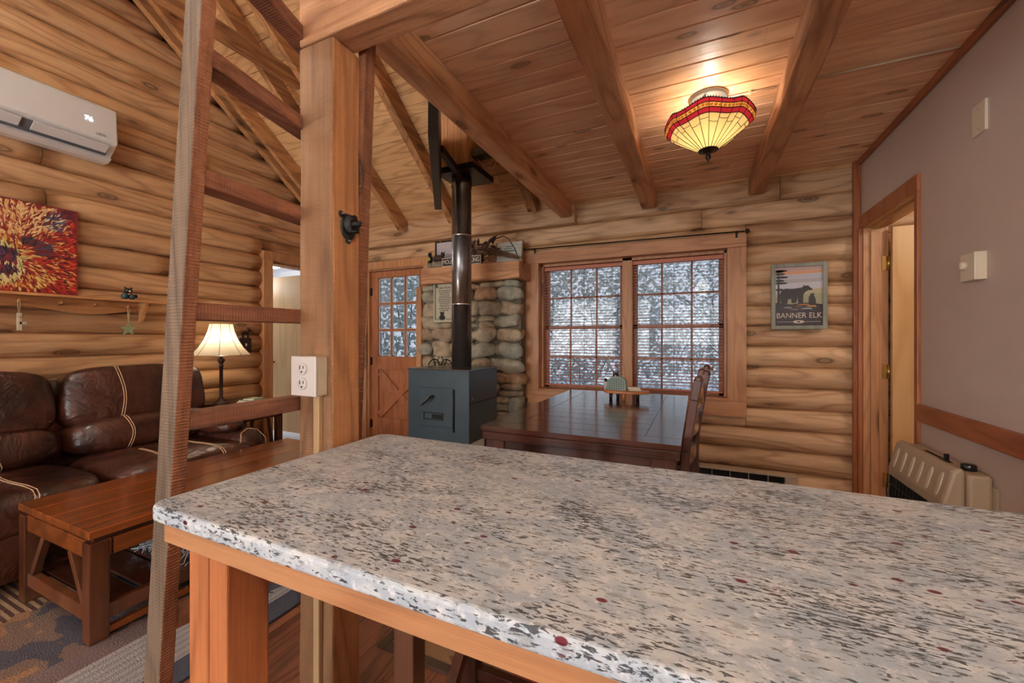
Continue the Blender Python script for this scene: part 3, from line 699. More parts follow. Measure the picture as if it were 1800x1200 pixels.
rafter(-3.92, 0.05, 0.15, 'second rafter, paired just off the gable log wall', rnd=0.3)
rafter(-3.02, 0.06, 0.15, 'rafter crossed by the collar tie, its foot just right of the post', rnd=0.5)
rafter(-2.34, 0.07, 0.15, 'rafter passing behind the stovepipe', rnd=0.62)
rafter(-1.43, 0.09, 0.15, 'short-looking rafter showing just left of the post beam at the log wall', rnd=0.8)
tag(B().box(-3.09, -3.05, -1.5, 2.36, 3.36, 3.49, rnd=0.9).build('collar_tie', RAFT, bevel=0.003), 'dark horizontal collar tie high in the vault between ladder and post', 'beam')
tag(B().bar((-3.3, 1.3, 4.35), (-3.30, 2.62, 3.18), 0.05, 0.13, up=(0, 0.7, 0.7), rnd=0.3).build('truss_web', RAFT, bevel=0.003), 'slanting truss board in the vault seen just left of the post top', 'beam')

# ---- ladder
t = thing('loft_ladder', 'rough lumber ladder of sawn rungs leaning beside the left end of the counter', 'ladder', (-1.22, 0.6, 0))
bpy.context.view_layer.update()
def railx(z): return -1.327+(-1.100+1.327)*(z/2.05)
rb = B(); Zs = (0.0, 2.60); vs = []
y0, y1, wd = 0.58, 0.614, 0.074
n = 40
for i in range(n+1):
    z = 0+2.6*i/n; xr = railx(z)
    for k, (x, y) in enumerate(((xr-wd, y0), (xr, y0), (xr, y1), (xr-wd, y1))):
        vs.append((x+0.0015*noise.noise(Vector((z*6, k*5, 1))), y, z))
fs = [(i*4+j, i*4+(j+1) % 4, (i+1)*4+(j+1) % 4, (i+1)*4+j) for i in range(n) for j in range(4)]
rb.add(vs, fs+[(3, 2, 1, 0), tuple(n*4+j for j in range(4))])
for q in range(len(rb.f)): rb.m[q] = 0 if q % 4 == 0 else 1
local(t, rb.build('ladder_rail', [GREYZ, REDZ], t, bevel=0.003))
for zz in (0.49, 0.76, 1.03, 1.322, 1.665, 1.965, 2.26):
    b_ = B().bar((railx(zz)-0.036, 0.600, zz), (-1.24, 1.0, zz+0.004), 0.062, 0.046, rnd=random.random())
    local(t, b_.build('rung', REDY, t, bevel=0.003))

# ================================================================== COUNTER
ct = B(); r = 0.035; pts = []
for (cx_, cy_, a0) in ((-1.005+r, 0.43+r, 180), (1.05-r, 0.43+r, 270), (1.05-r, 1.10-r, 0), (-1.005+r, 1.10-r, 90)):
    for i in range(7): a = radians(a0+90*i/6); pts.append((cx_+r*cos(a), cy_+r*sin(a)))
ct.prism(pts, (0, 0, 0.888), (1, 0, 0), (0, 1, 0), (0, 0, 0.032))
tag(ct.build('granite_countertop', GRANITE, bevel=0.007, seg=3), 'speckled grey and black granite countertop with a wooden edge band below', 'countertop')
t = thing('counter_support', 'wooden apron and thick paired post leg holding up the granite top', 'counter base', (-0.9, 0.5, 0)); bpy.context.view_layer.update()
a = B().box(-0.985, 1.04, 0.452, 0.472, 0.838, 0.888, rnd=0.4).box(-0.985, 1.04, 1.05, 1.07, 0.838, 0.888, rnd=0.4)
local(t, a.build('apron', FIRX, t, bevel=0.002))
a = B().box(-0.985, -0.965, 0.472, 1.05, 0.838, 0.888, rnd=0.2); local(t, a.build('end_apron', FIRY, t, bevel=0.002))
lg = B().box(-0.941, -0.875, 0.474, 0.558, 0, 0.888, rnd=0.35).box(-0.873, -0.815, 0.474, 0.558, 0, 0.888, rnd=0.62)
local(t, lg.build('leg', LEGZ, t, bevel=0.004))
lg = B().box(0.90, 1.02, 0.474, 0.558, 0, 0.888, rnd=0.35); local(t, lg.build('leg', LEGZ, t, bevel=0.004))
lg = B().box(0.90, 1.02, 0.96, 1.048, 0, 0.888, rnd=0.35); local(t, lg.build('leg', LEGZ, t, bevel=0.004))

# outlet + raceway + bear opener on the post
t = thing('outlet_box', 'white duplex outlet in a surface box on the front of the thick post', 'outlet', (-1.145, 0.905, 1.132)); bpy.context.view_layer.update()
local(t, B().box(-1.185, -1.075, 0.892, 0.930, 1.070, 1.194).build('back_box', CREAM, t, bevel=0.004))
o = B().box(-1.186, -1.074, 0.884, 0.892, 1.069, 1.195); local(t, o.build('cover_plate', WHITE, t, bevel=0.003))
for zc in (1.155, 1.108):
    q = B().lathe([(0.019, 0.0), (0.019, -0.004), (0.017, -0.005)], (-1.13, 0.884, zc), 20, ax='Y')
    q = q.build('receptacle', WHITE, t); local(t, q)
    s_ = B().box(-1.139, -1.1365, 0.8780, 0.8795, zc-0.001, zc+0.011).box(-1.1235, -1.121, 0.8780, 0.8795, zc+0.001, zc+0.010).lathe([(0.003, 0.0), (0.003, -0.0015)], (-1.13, 0.8795, zc-0.009), 8, ax='Y')
    s_ = s_.build('slot', DKSLOT, q); local(q, s_)
rc = B().box(-1.122, -1.096, 0.914, 0.930, 0.02, 1.069).box(-1.126, -1.092, 0.912, 0.930, 0.50, 0.515)
tag(rc.build('cable_raceway', plain('raceway_tan', (196, 168, 128), 0.5), bevel=0.003), 'beige cable raceway running down the post below the outlet box', 'cable cover')
t = thing('bottle_opener', 'black cast iron bear head bottle opener on the side of the thick post', 'bottle opener', (-1.054, 0.99, 1.62))
O = B(); O.sq((0.004, 0, 0.0), (0.012, 0.062, 0.085), 2.4, 6).sq((0.004, -0.028, 0.036), (0.010, 0.022, 0.022), 2).sq((0.004, 0.028, 0.036), (0.010, 0.022, 0.022), 2).sq((0.004, 0.0, -0.045), (0.010, 0.022, 0.022), 2)
O.sq((0.018, 0, 0.006), (0.034, 0.056, 0.062), 2.2, 8, nz=0.1, nf=60)
O.sq((0.040, 0, 0.004), (0.034, 0.030, 0.022), 2.2, 6).sq((0.034, 0, -0.020), (0.030, 0.026, 0.010), 2.2, 6)
O.sq((0.034, -0.014, 0.018), (0.008, 0.01, 0.006), 2, 4).sq((0.034, 0.014, 0.018), (0.008, 0.01, 0.006), 2, 4)
O.build('bear_head', IRON2, t)
B().sq((0.057, 0, 0.008), (0.008, 0.014, 0.010), 2, 4).build('nose', BLACK, t)
for p in ((0.010, -0.028, 0.037), (0.010, 0, -0.046)): B().lathe([(0.004, 0), (0.004, 0.002), (0.001, 0.003)], p, 10, ax='X').build('screw', CHROME, t)

# ================================================================== MINI SPLIT, CANVAS, SHELF
t = thing('air_conditioner', 'white wall-mounted air conditioner high on the left log wall', 'air conditioner', (-4.09, 1.06, 2.56)); bpy.context.view_layer.update()
y0, y1 = 0.60, 1.50
prof = [(0.0, 0.39), (0.13, 0.39), (0.19, 0.36), (0.215, 0.12), (0.20, 0.105), (0.11, 0.035), (0.13, 0.02), (0.075, 0.0), (0.0, 0.0)]
b_ = B(); b_.prism([(a, c) for a, c in prof], (-4.095, y0, 2.565), (1, 0, 0), (0, 0, 1), (0, y1-y0, 0))
local(t, b_.build('housing', WHITE, t, bevel=0.008))
b_ = B().bar((-3.945, y0+0.03, 2.640), (-3.945, y1-0.04, 2.640), 0.09, 0.03, up=(0.62, 0, -0.78)); local(t, b_.build('air_outlet', plain('vent_shadow_plastic', (92, 94, 98), 0.6, var=0.02), t))
for a, c in ((y0+0.05, 1.03), (1.08, y1-0.05)):
    local(t, B().bar((-3.905, a, 2.630), (-3.905, c, 2.630), 0.075, 0.008, up=(0.5, 0, -0.85)).build('louvre', WHITE, t, bevel=0.002))
ac_n = Vector((0.24, 0, 0.025)).normalized()
text('76', 'temperature_display', 0.045, (-3.888, 1.345, 2.80), (radians(84), 0, radians(90)), plain('display_glow', (230, 235, 255), 0.5, emit=(225, 232, 255), es=2.5), None)
o = bpy.data.objects['temperature_display']; o.parent = t; local(t, o)
o = text('LETO', 'brand_mark', 0.022, (-3.878, 1.405, 2.71), (radians(84), 0, radians(90)), plain('grey_print', (110, 112, 118), 0.6, var=0), t); local(t, o)

# canvas painting of a bear in red and cream strokes
t = thing('canvas_painting', 'unframed canvas of a bear face in red, cream and navy strokes', 'painting', (-4.075, 0.9, 1.86)); bpy.context.view_layer.update()
local(t, B().box(-4.094, -4.062, 0.45, 1.345, 1.558, 2.165, rnd=0.5).build('canvas', plain('canvas_edge', (96, 24, 22), 0.7), t))
pt = B(); rd = random.Random(3)
AX = 1.0
def paint_col(y, z):
    d = y-AX; a = abs(d); h = z-1.86; j = rd.random()
    def pick(*cs): return lin(rd.choice(cs))
    if ((d+0.0)/0.062)**2+((z-1.795)/0.05)**2 < 1: return pick((30, 24, 44), (46, 34, 62), (20, 16, 28), (70, 62, 96))
    if (d/0.07)**2+((z-1.70)/0.035)**2 < 1: return pick((34, 28, 46), (90, 84, 110), (26, 20, 30))
    if ((a-0.115)/0.042)**2+((z-1.905)/0.032)**2 < 1: return pick((26, 28, 44), (48, 54, 76), (120, 50, 30), (24, 22, 32))
    if ((a-0.175)/0.05)**2+((z-1.86)/0.055)**2 < 1: return pick((52, 44, 60), (110, 28, 26), (70, 66, 90))
    if (a/0.10)**2+((z-1.745)/0.13)**2 < 1: return pick((224, 214, 140), (204, 196, 128), (232, 224, 176), (170, 170, 96))
    if ((a-0.235)/0.055)**2+((z-2.06)/0.07)**2 < 1: return pick((70, 54, 70), (92, 98, 130), (50, 24, 44), (222, 210, 150))
    if a < 0.24 and z > 1.93+a*0.25: return pick((232, 200, 142), (226, 176, 110), (238, 222, 160), (208, 150, 96), (168, 60, 40))
    if a < 0.20+0.06*sin(z*31): return pick((226, 206, 120), (212, 168, 84), (184, 60, 34), (150, 34, 30))
    if z > 2.09: return pick((72, 22, 38), (54, 20, 34), (110, 26, 36))
    return pick((172, 30, 26), (196, 44, 30), (138, 22, 26), (84, 18, 26), (58, 26, 44), (214, 90, 44), (226, 188, 96), (160, 28, 26))
k_ = 0
pt.add([(-4.0617, 0.45, 1.558), (-4.0617, 1.345, 1.558), (-4.0617, 1.345, 2.165), (-4.0617, 0.45, 2.165)], [(0, 1, 2, 3)], col=lin((120, 26, 28)))
for i in range(3600):
    y = 0.47+rd.random()*0.86; z = 1.572+rd.random()*0.58
    if y < 0.8 and rd.random() < 0.6: continue
    c_ = paint_col(y, z); ang = math.atan2(z-1.80, y-AX)+rd.uniform(-0.5, 0.5)
    if abs(y-AX) < 0.08: ang = -pi/2*0.9+rd.uniform(-0.5, 0.5)
    q_ = 1.0 if i > 1500 else 1.9; L_ = q_*rd.uniform(0.018, 0.036); w_ = q_*rd.uniform(0.004, 0.009); dx, dz = cos(ang), sin(ang); xx = -4.0616+i*4e-7
    q = [(y-dx*L_/2, z-dz*L_/2), (y-dz*w_/2, z+dx*w_/2), (y+dx*L_/2, z+dz*L_/2), (y+dz*w_/2, z-dx*w_/2)]
    q = [(min(max(a, 0.452), 1.343), min(max(c, 1.56), 2.163)) for a, c in q]
    pt.add([(xx, a, c) for a, c in q], [(0, 1, 2, 3)], col=c_)
local(t, pt.build('bear_portrait', PAINTED, t, fix=False))

t = thing('wall_shelf', 'long pine peg shelf on the left log wall under the painting', 'shelf', (-4.0, 0.9, 1.5)); bpy.context.view_layer.update()
local(t, B().box(-4.094, -3.955, 0.05, 1.86, 1.535, 1.553, rnd=0.4).build('shelf_board', SHELFW, t, bevel=0.003))
pts = [(0.07, 0.0)]+[(0.07+1.66*i/40, -0.085-0.02*cos(i/40*2*pi*2.5)) for i in range(41)]+[(1.73, 0.0)]
local(t, B().prism(pts, (-4.094, 0, 1.535), (0, 1, 0), (0, 0, 1), (0.015, 0, 0), rnd=0.7).build('back_board', SHELFW, t, bevel=0.002))
bk = [(0, 0), (0.11, 0), (0.105, -0.03), (0.06, -0.09), (0.045, -0.13), (0.02, -0.15), (0, -0.15)]
for yy in (0.10, 1.70): local(t, B().prism(bk, (-4.079, yy, 1.535), (1, 0, 0), (0, 0, 1), (0, 0.02, 0)).build('bracket', SHELFW, t, bevel=0.002))
for yy in (0.35, 0.62, 0.86, 1.06, 1.255, 1.43, 1.62):
    local(t, B().tube([(-4.08, yy, 1.492), (-4.03, yy, 1.502), (-4.02, yy, 1.504)], [0.006, 0.007, 0.010], 8).build('peg', SHELFW, t))
# star and cross hanging
def star(name, label, y, sgn):
    t = thing(name, label, 'ornament', (-4.03, y, 1.40)); bpy.context.view_layer.update()
    pts = []
    for i in range(10):
        a = pi/2+i*pi/5; r_ = 0.055 if i % 2 == 0 else 0.024; pts.append((r_*cos(a), r_*sin(a)))
    local(t, B().prism(pts, (-4.035, y, 1.325), (0, 1, 0), (0, 0, 1), (0.008, 0, 0)).build('star_plate', plain('aged_green_tin', (156, 168, 126), 0.6, var=0.15, scale=30), t, bevel=0.001))
    local(t, B().tube([(-4.033, y, 1.378), (-4.032, y-0.004, 1.44), (-4.03, y-0.006, 1.508), (-4.028, y+0.002, 1.512), (-4.032, y+0.005, 1.44), (-4.033, y+0.001, 1.378)], 0.0025, 6).build('cord', ROPE, t))
star('star_ornament', 'pale green wooden star hanging by a cord from a shelf peg', 1.62, 1)
t = thing('cross_ornament', 'narrow whitewashed wooden ornament hanging by a cord under the painting', 'ornament', (-4.03, 1.06, 1.40)); bpy.context.view_layer.update()
cm = plain('whitewash', (206, 196, 170), 0.7, var=0.1, scale=30)
local(t, B().box(-4.036, -4.026, 1.05, 1.072, 1.305, 1.42).box(-4.036, -4.026, 1.06, 1.092, 1.345, 1.362).build('wooden_bar', cm, t, bevel=0.001))
local(t, B().tube([(-4.031, 1.06, 1.418), (-4.03, 1.054, 1.46), (-4.03, 1.056, 1.508), (-4.03, 1.064, 1.508), (-4.031, 1.064, 1.46), (-4.031, 1.062, 1.418)], 0.0025, 6).tube([(-4.024, 1.05, 1.40), (-4.022, 1.062, 1.39), (-4.024, 1.075, 1.40)], 0.004, 6).build('cord', ROPE, t))
t = thing('shelf_figurine', 'small blue and black bear figurine standing on the pine shelf', 'figurine', (-4.0, 1.605, 1.553))
B().sq((0, -0.02, 0.025), (0.04, 0.045, 0.05), 2.2, 5).sq((0, 0.022, 0.024), (0.04, 0.04, 0.048), 2.2, 5).build('body', plain('teal_glaze', (44, 78, 88), 0.25, var=0.2, scale=40), t)
B().sq((0.004, 0.0, 0.068), (0.045, 0.05, 0.042), 2.1, 6).sq((0, -0.018, 0.09), (0.014, 0.014, 0.014), 2, 4).sq((0, 0.02, 0.09), (0.014, 0.014, 0.014), 2, 4).sq((0.0, 0.045, 0.03), (0.02, 0.025, 0.03), 2, 4).build('head', BLACK, t)
B().sq((0.028, 0.0, 0.062), (0.014, 0.018, 0.014), 2, 4).build('muzzle', plain('muzzle_tan', (196, 170, 140), 0.5), t)

# ================================================================== SOFA
t = thing('leather_sofa', 'dark brown leather reclining sofa with pale stitching against the log wall', 'sofa', (-3.5, 0.9, 0)); bpy.context.view_layer.update()
def cush(name, c, size, p=5, sub=14, nz=0.03, seed=1.0, st=(), rot=None, st_axis='Y'):
    o = B().sq(c, size, p, sub, nz=nz, nf=4, seed=seed, rot=rot).build(name, LEATHER, t); local(t, o)
    # stitching lines on the front (+X) and top, at fractions of the width
    c = Vector(c); S = Vector(size)/2; sb = B(); any_ = False
    for fy in st:
        for d in (-0.006, 0.006):
            path = []
            for i in range(15):
                a = radians(-50+150*i/14); q = Vector((cos(a), fy+d/S.y, sin(a))); nrm = sum(abs(v)**p for v in q)**(1/p)
                pp = Vector((q.x/nrm*S.x, q.y/nrm*S.y, q.z/nrm*S.z)); pp *= 1+nz*noise.noise(Vector((pp.x*4+seed*7.3, pp.y*4+seed, pp.z*4-seed)))
                if rot: pp = rot @ pp
                path.append(c+pp*1.006)
            B().tube(path, 0.0028, 6).build('stitching', STITCH, o)
    if any_:
        pass
    return o
RB = Matrix.Rotation(radians(-9), 3, 'Y')
for i, (a, c) in enumerate(((-0.66, 0.24), (0.24, 1.135), (1.15, 1.985))):
    m_ = (a+c)/2; wd = c-a
    cush('back_cushion', (-3.80, m_, 0.825), (0.30, wd, 0.43), 4.5, seed=i+1, st=(-0.28, 0.34), rot=RB)
    cush('lumbar_cushion', (-3.71, m_, 0.575), (0.36, wd, 0.24), 3.6, seed=i+5, st=(-0.28, 0.34), rot=RB)
    cush('seat_cushion', (-3.36, m_, 0.375), (0.80, wd+0.01, 0.24), 4.2, seed=i+9, st=(-0.3, 0.3), nz=0.05)
    cush('footrest_panel', (-3.05, m_, 0.19), (0.14, wd, 0.26), 5, seed=i+13)
o = B().box(-3.98, -3.12, -0.62, 1.96, 0.04, 0.34); local(t, o.build('sofa_base', LEATHER, t, bevel=0.02))
o = B().sq((-3.92, 0.66, 0.58), (0.26, 2.66, 0.78), 7, 12); local(t, o.build('sofa_back', LEATHER, t))
o = cush('armrest', (-3.42, 1.965, 0.33), (0.78, 0.22, 0.46), 4, seed=30, st=())
cush('arm_pad', (-3.50, 1.90, 0.575), (0.72, 0.24, 0.12), 3, seed=31, nz=0.08)
o = B().tube([(-3.042, 1.87, 0.12), (-3.035, 1.868, 0.35), (-3.05, 1.87, 0.47), (-3.08, 1.89, 0.535), (-3.10, 1.95, 0.56), (-3.09, 2.02, 0.54), (-3.05, 2.06, 0.47), (-3.04, 2.065, 0.3)], 0.003, 6); local(t, o.build('arm_piping', STITCH, t))
for yy in (-0.5, 1.85):
    for xx in (-3.9, -3.2): local(t, B().box(xx-0.03, xx+0.03, yy-0.03, yy+0.03, 0, 0.05).build('foot', BLACK, t))

# ================================================================== COFFEE TABLE
t = thing('coffee_table', 'worn chestnut coffee table with slatted lower shelf and V braces at its end', 'coffee table', (-2.56, 1.45, 0)); bpy.context.view_layer.update()
X0, X1, Y0, Y1, H_ = -2.925, -2.215, 0.765, 2.15, 0.46
def P(name, b, mat, bev=0.003, par=None): 
    o = b.build(name, mat, par or t, bevel=bev); return local(par or t, o)
tb = B(); nb = 4
for i in range(nb):
    a = X0+(X1-X0)*i/nb; tb.box(a+0.0004, a+(X1-X0)/nb-0.0004, Y0, Y1, H_-0.032, H_, rnd=0.35+0.1*i)
P('table_top', tb, CHESY)
fb_ = B().box(X0+0.02, X1-0.02, Y0+0.02, Y1-0.02, H_-0.052, H_-0.034, rnd=0.9); P('sub_top', fb_, DARKY)
fr = B(); z1_, z0_ = H_-0.052, H_-0.125
fr.box(X0+0.06, X1-0.06, Y0+0.012, Y0+0.035, z0_, z1_, rnd=0.4).box(X0+0.06, X1-0.06, Y1-0.035, Y1-0.012, z0_, z1_, rnd=0.5).box(X0+0.012, X0+0.035, Y0+0.06, Y1-0.06, z0_, z1_, rnd=0.6)
fr.box(X1-0.035, X1-0.012, Y0+0.06, Y0+0.075, z0_, z1_, rnd=0.6).box(X1-0.035, X1-0.012, Y1-0.16, Y1-0.06, z0_, z1_, rnd=0.6)
P('table_frame', fr, CHESY)
dr = P('drawer', B().box(X1-0.033, X1-0.010, Y0+0.08, Y1-0.165, z0_+0.002, z1_-0.002, rnd=0.45), CHESY)
P('drawer_slot', B().box(X1-0.0105, X1-0.0085, Y0+0.22, Y0+0.62, z1_-0.020, z1_-0.008), DKSLOT, 0, dr)
for xx in (X0, X1-0.068):
    for yy in (Y0, Y1-0.068): P('leg', B().box(xx+0.002, xx+0.066, yy+0.002, yy+0.066, 0, z1_), CHESZ, 0.004)
lr_ = B()
lr_.box(X0+0.06, X1-0.06, Y0+0.012, Y0+0.045, 0.075, 0.135, rnd=0.2).box(X0+0.06, X1-0.06, Y1-0.045, Y1-0.012, 0.075, 0.135, rnd=0.2).box(X0+0.012, X0+0.045, Y0+0.06, Y1-0.06, 0.075, 0.135, rnd=0.3).box(X1-0.045, X1-0.012, Y0+0.06, Y1-0.06, 0.075, 0.135, rnd=0.3)
P('lower_frame', lr_, CHESZ)
sl = B(); yy = Y0+0.06
while yy < Y1-0.12: sl.box(X0+0.045, X1-0.045, yy, yy+0.115, 0.118, 0.132); yy += 0.135
P('slat', sl, DARKX)
for yy in (Y0+0.028, Y1-0.028):
    for s_ in (-1, 1):
        cxm = (X0+X1)/2
        P('brace', B().bar((cxm+s_*0.26, yy, 0.135), (cxm+s_*0.13, yy, z0_), 0.03, 0.028, up=(0, 1, 0)), CHESZ, 0.002)
P('bottom_stretcher', B().box(X1-0.04, X1-0.012, Y0+0.066, Y1-0.066, 0.012, 0.04, rnd=0.6), CHESY)
# throw with fringe on the lower shelf
t2 = thing('throw_blanket', 'folded dark throw with pale tangled fringe on the lower shelf of the coffee table', 'blanket', (-2.5, 1.45, 0.132)); bpy.context.view_layer.update()
local(t2, B().sq((-2.58, 1.58, 0.19), (0.40, 0.72, 0.11), 5, 10, nz=0.1).build('folded_cloth', BLANKET, t2))
fr = B(); rd = random.Random(5)
for i in range(95):
    y = 1.24+rd.random()*0.62 if i % 3 == 0 else 1.08+rd.random()*0.20; x = -2.36+rd.uniform(-0.05, 0.02); 
    if i % 3: x = -2.72+rd.random()*0.38
    p = Vector((x, y if i % 3 == 0 else 1.22, 0.20+rd.uniform(-0.04, 0.02))); path = [p]
    dr_ = Vector((0.6, rd.uniform(-0.6, 0.4), -0.45)) if i % 3 == 0 else Vector((rd.uniform(-0.3, 0.8), -1, -0.25))
    for k in range(6):
        dr_ = (dr_+Vector((rd.uniform(-0.7, 0.7), rd.uniform(-0.7, 0.7), rd.uniform(-0.3, 0.25)))).normalized()
        p = p+dr_*0.026; p.z = max(0.137, min(p.z, 0.25)); p.x = min(p.x, -2.225); path.append(p.copy())
    fr.tube(path, 0.0022, 4)
o = fr.build('fringe', FRINGE, t2); local(t2, o); o['kind'] = 'stuff'
for q in ('coffee_table', 'leather_sofa', 'throw_blanket'): bpy.data.objects[q].location.z += 0.0125
# rugs
tag(B().box(-3.9, -1.70, -0.9, 2.06, 0.0005, 0.012).build('area_rug', RUG, bevel=0.003), 'large patterned lodge rug in brown, slate and grey bands under the coffee table', 'rug')
t = thing('dining_rug', 'tan and red rug with dark binding under the dining table', 'rug', (0, 0, 0))
B().box(-1.14, 0.55, 1.30, 3.2, 0.0005, 0.009).build('rug_field', RUG2, t)
rb = B(); rb.box(-1.18, -1.141, 1.26, 3.24, 0.0005, 0.012).box(0.551, 0.59, 1.26, 3.24, 0.0005, 0.012).box(-1.141, 0.551, 1.26, 1.299, 0.0005, 0.012).box(-1.141, 0.551, 3.201, 3.24, 0.0005, 0.012)
rb.build('rug_binding', RUGB, t, bevel=0.003)

# ================================================================== COUNTER STOOL
t = thing('counter_stool', 'dark wooden stool with slanted side braces tucked under the counter', 'stool', (-0.44, 0.90, 0)); bpy.context.view_layer.update()
sx0, sx1, sy0, sy1 = -0.625, -0.18, 0.72, 1.04
P('seat', B().box(sx0-0.01, sx1+0.01, sy0-0.01, sy1+0.01, 0.635, 0.67, rnd=0.3), DARKX, 0.008)
for a in (sx0, sx1-0.055):
    for c in (sy0, sy1-0.045): P('leg', B().box(a, a+0.055, c, c+0.045, 0, 0.635), CHESZ if c == sy0 else DARKZ, 0.003)
P('stretcher', B().box(sx0+0.05, sx1-0.05, sy1-0.035, sy1-0.01, 0.27, 0.31), DARKX, 0.002)
P('stretcher', B().box(sx0+0.012, sx0+0.04, sy0+0.04, sy1-0.04, 0.12, 0.16), DARKY, 0.002)
P('brace', B().bar((sx0+0.027, sy0+0.03, 0.14), (sx0+0.027, sy1-0.045, 0.40), 0.028, 0.03), CHESZ, 0.002)
P('brace', B().bar((sx1-0.027, sy0+0.03, 0.14), (sx1-0.027, sy1-0.045, 0.40), 0.028, 0.03), CHESZ, 0.002)

# ================================================================== END TABLE, LAMP, BOOKS, SWITCH
t = thing('end_table', 'dark wooden end table beside the sofa arm holding the lamp', 'end table', (-3.73, 2.25, 0)); bpy.context.view_layer.update()
P('table_top', B().box(-4.03, -3.43, 2.10, 2.50, 0.645, 0.672, rnd=0.4), DARKY, 0.004)
P('table_frame', B().box(-4.01, -3.45, 2.12, 2.48, 0.55, 0.645, rnd=0.6), DARKY, 0.003)
for xx in (-4.02, -3.50):
    for yy in (2.11, 2.44): P('leg', B().box(xx, xx+0.05, yy, yy+0.05, 0, 0.645), DARKZ, 0.003)
P('shelf', B().box(-3.99, -3.47, 2.14, 2.46, 0.12, 0.14, rnd=0.6), DARKY, 0.002)
for s_ in (-1, 1): P('brace', B().bar((-3.475, 2.30+s_*0.13, 0.14), (-3.475, 2.30+s_*0.07, 0.55), 0.02, 0.022), DARKZ, 0.002)
t = thing('table_lamp', 'lit table lamp with cream bell shade and slim bronze stem', 'lamp', (-3.76, 2.14, 0.672))
B().box(-0.075, 0.075, -0.075, 0.075, 0, 0.014).build('base', BRONZE, t, bevel=0.003)
B().lathe([(0.068, 0.014), (0.06, 0.025), (0.035, 0.04), (0.018, 0.06), (0.013, 0.075), (0.014, 0.33), (0.018, 0.335), (0.018, 0.345), (0.012, 0.35), (0.02, 0.375), (0.030, 0.39), (0.028, 0.40), (0.012, 0.41), (0.010, 0.47)], n=24).build('stem', BRONZE, t)
shp = [(0.215, 0.44), (0.205, 0.452), (0.165, 0.50), (0.125, 0.57), (0.098, 0.64), (0.085, 0.705)]
B().lathe(shp, n=48, cap=False, fr=lambda a, z: 1-0.02*abs(sin(4*a))).build('lamp_shade', SHADEM, t, fix=False)
rb = B()
for k in range(8):
    a = k*pi/4+0.2; rb.tube([(r_*1.0*cos(a)*(1-0.02*abs(sin(4*a)))*1.01, r_*sin(a)*(1-0.02*abs(sin(4*a)))*1.01, z) for r_, z in shp], 0.0018, 5)
rb.build('shade_seam', plain('seam_brown', (96, 74, 52), 0.7), t)
B().lathe([(0.05, 0.425), (0.052, 0.43), (0.01, 0.432)], n=20).build('bulb_socket', CHROME, t)
light('POINT', 'table_lamp_bulb', (-3.76, 2.14, 0.672+0.56), 1.7, WARM2, 0.03)
for i, (dx, dy, w_, l_, th, rz, lab, mt) in enumerate(((0, 0, 0.13, 0.19, 0.018, 0.15, 'thick pale book lying lowest on the end table beside the lamp', PAPER), (0.0, 0.0, 0.12, 0.17, 0.012, -0.1, 'sage booklet lying between two others beside the lamp', SAGE), (0.0, 0.01, 0.10, 0.12, 0.010, 0.35, 'small green and white booklet topmost beside the lamp', plain('pale_green_cover', (196, 206, 170), 0.5, var=0.12, scale=30)))):
    z_ = 0.672+(0.0, 0.0182, 0.0304)[i]
    b_ = thing('book', lab, 'book', (-3.66+dx, 2.345+dy, z_), rz)
    B().box(-w_/2, w_/2, -l_/2, l_/2, 0, th).build('pages', PAPER, b_)
    B().box(-w_/2-0.002, w_/2+0.002, -l_/2-0.002, l_/2+0.002, th, th+0.0012).build('cover', mt, b_)
for i, yy in enumerate((2.19, 2.215)):
    tag(B().bar((-3.47, yy-0.01, 0.677), (-3.60, yy+0.06, 0.677), 0.010, 0.008).build('pen', IRON2), ('dark pen lying nearest the lamp base on the end table', 'dark pen lying nearest the booklets on the end table')[i], 'pen')
t = thing('switch_plate', 'bronze light switch plate topped by a moose cutout beside the left doorway', 'light switch', (-4.083, 2.55, 1.19))
B().box(-0.012, 0.008, -0.055, 0.055, -0.075, 0.07).build('plate', BRONZE, t, bevel=0.004)
B().box(0.008, 0.016, -0.006, 0.006, -0.012, 0.014).build('toggle', CREAM, t, bevel=0.001)
ms = B(); ms.sq((0.0, 0.0, 0.115), (0.01, 0.075, 0.034), 2.6, 6).sq((0, 0.045, 0.14), (0.01, 0.04, 0.022), 2.3, 6)
for yy in (-0.03, -0.018, 0.018, 0.03): ms.bar((0, yy, 0.11), (0, yy, 0.07), 0.006, 0.008, up=(1, 0, 0))
for d in (-1, 0, 1): ms.tube([(0, 0.035, 0.148), (0, 0.03+d*0.014, 0.165), (0, 0.032+d*0.022, 0.178)], 0.003, 5)
ms.build('moose_cutout', BRONZE, t)

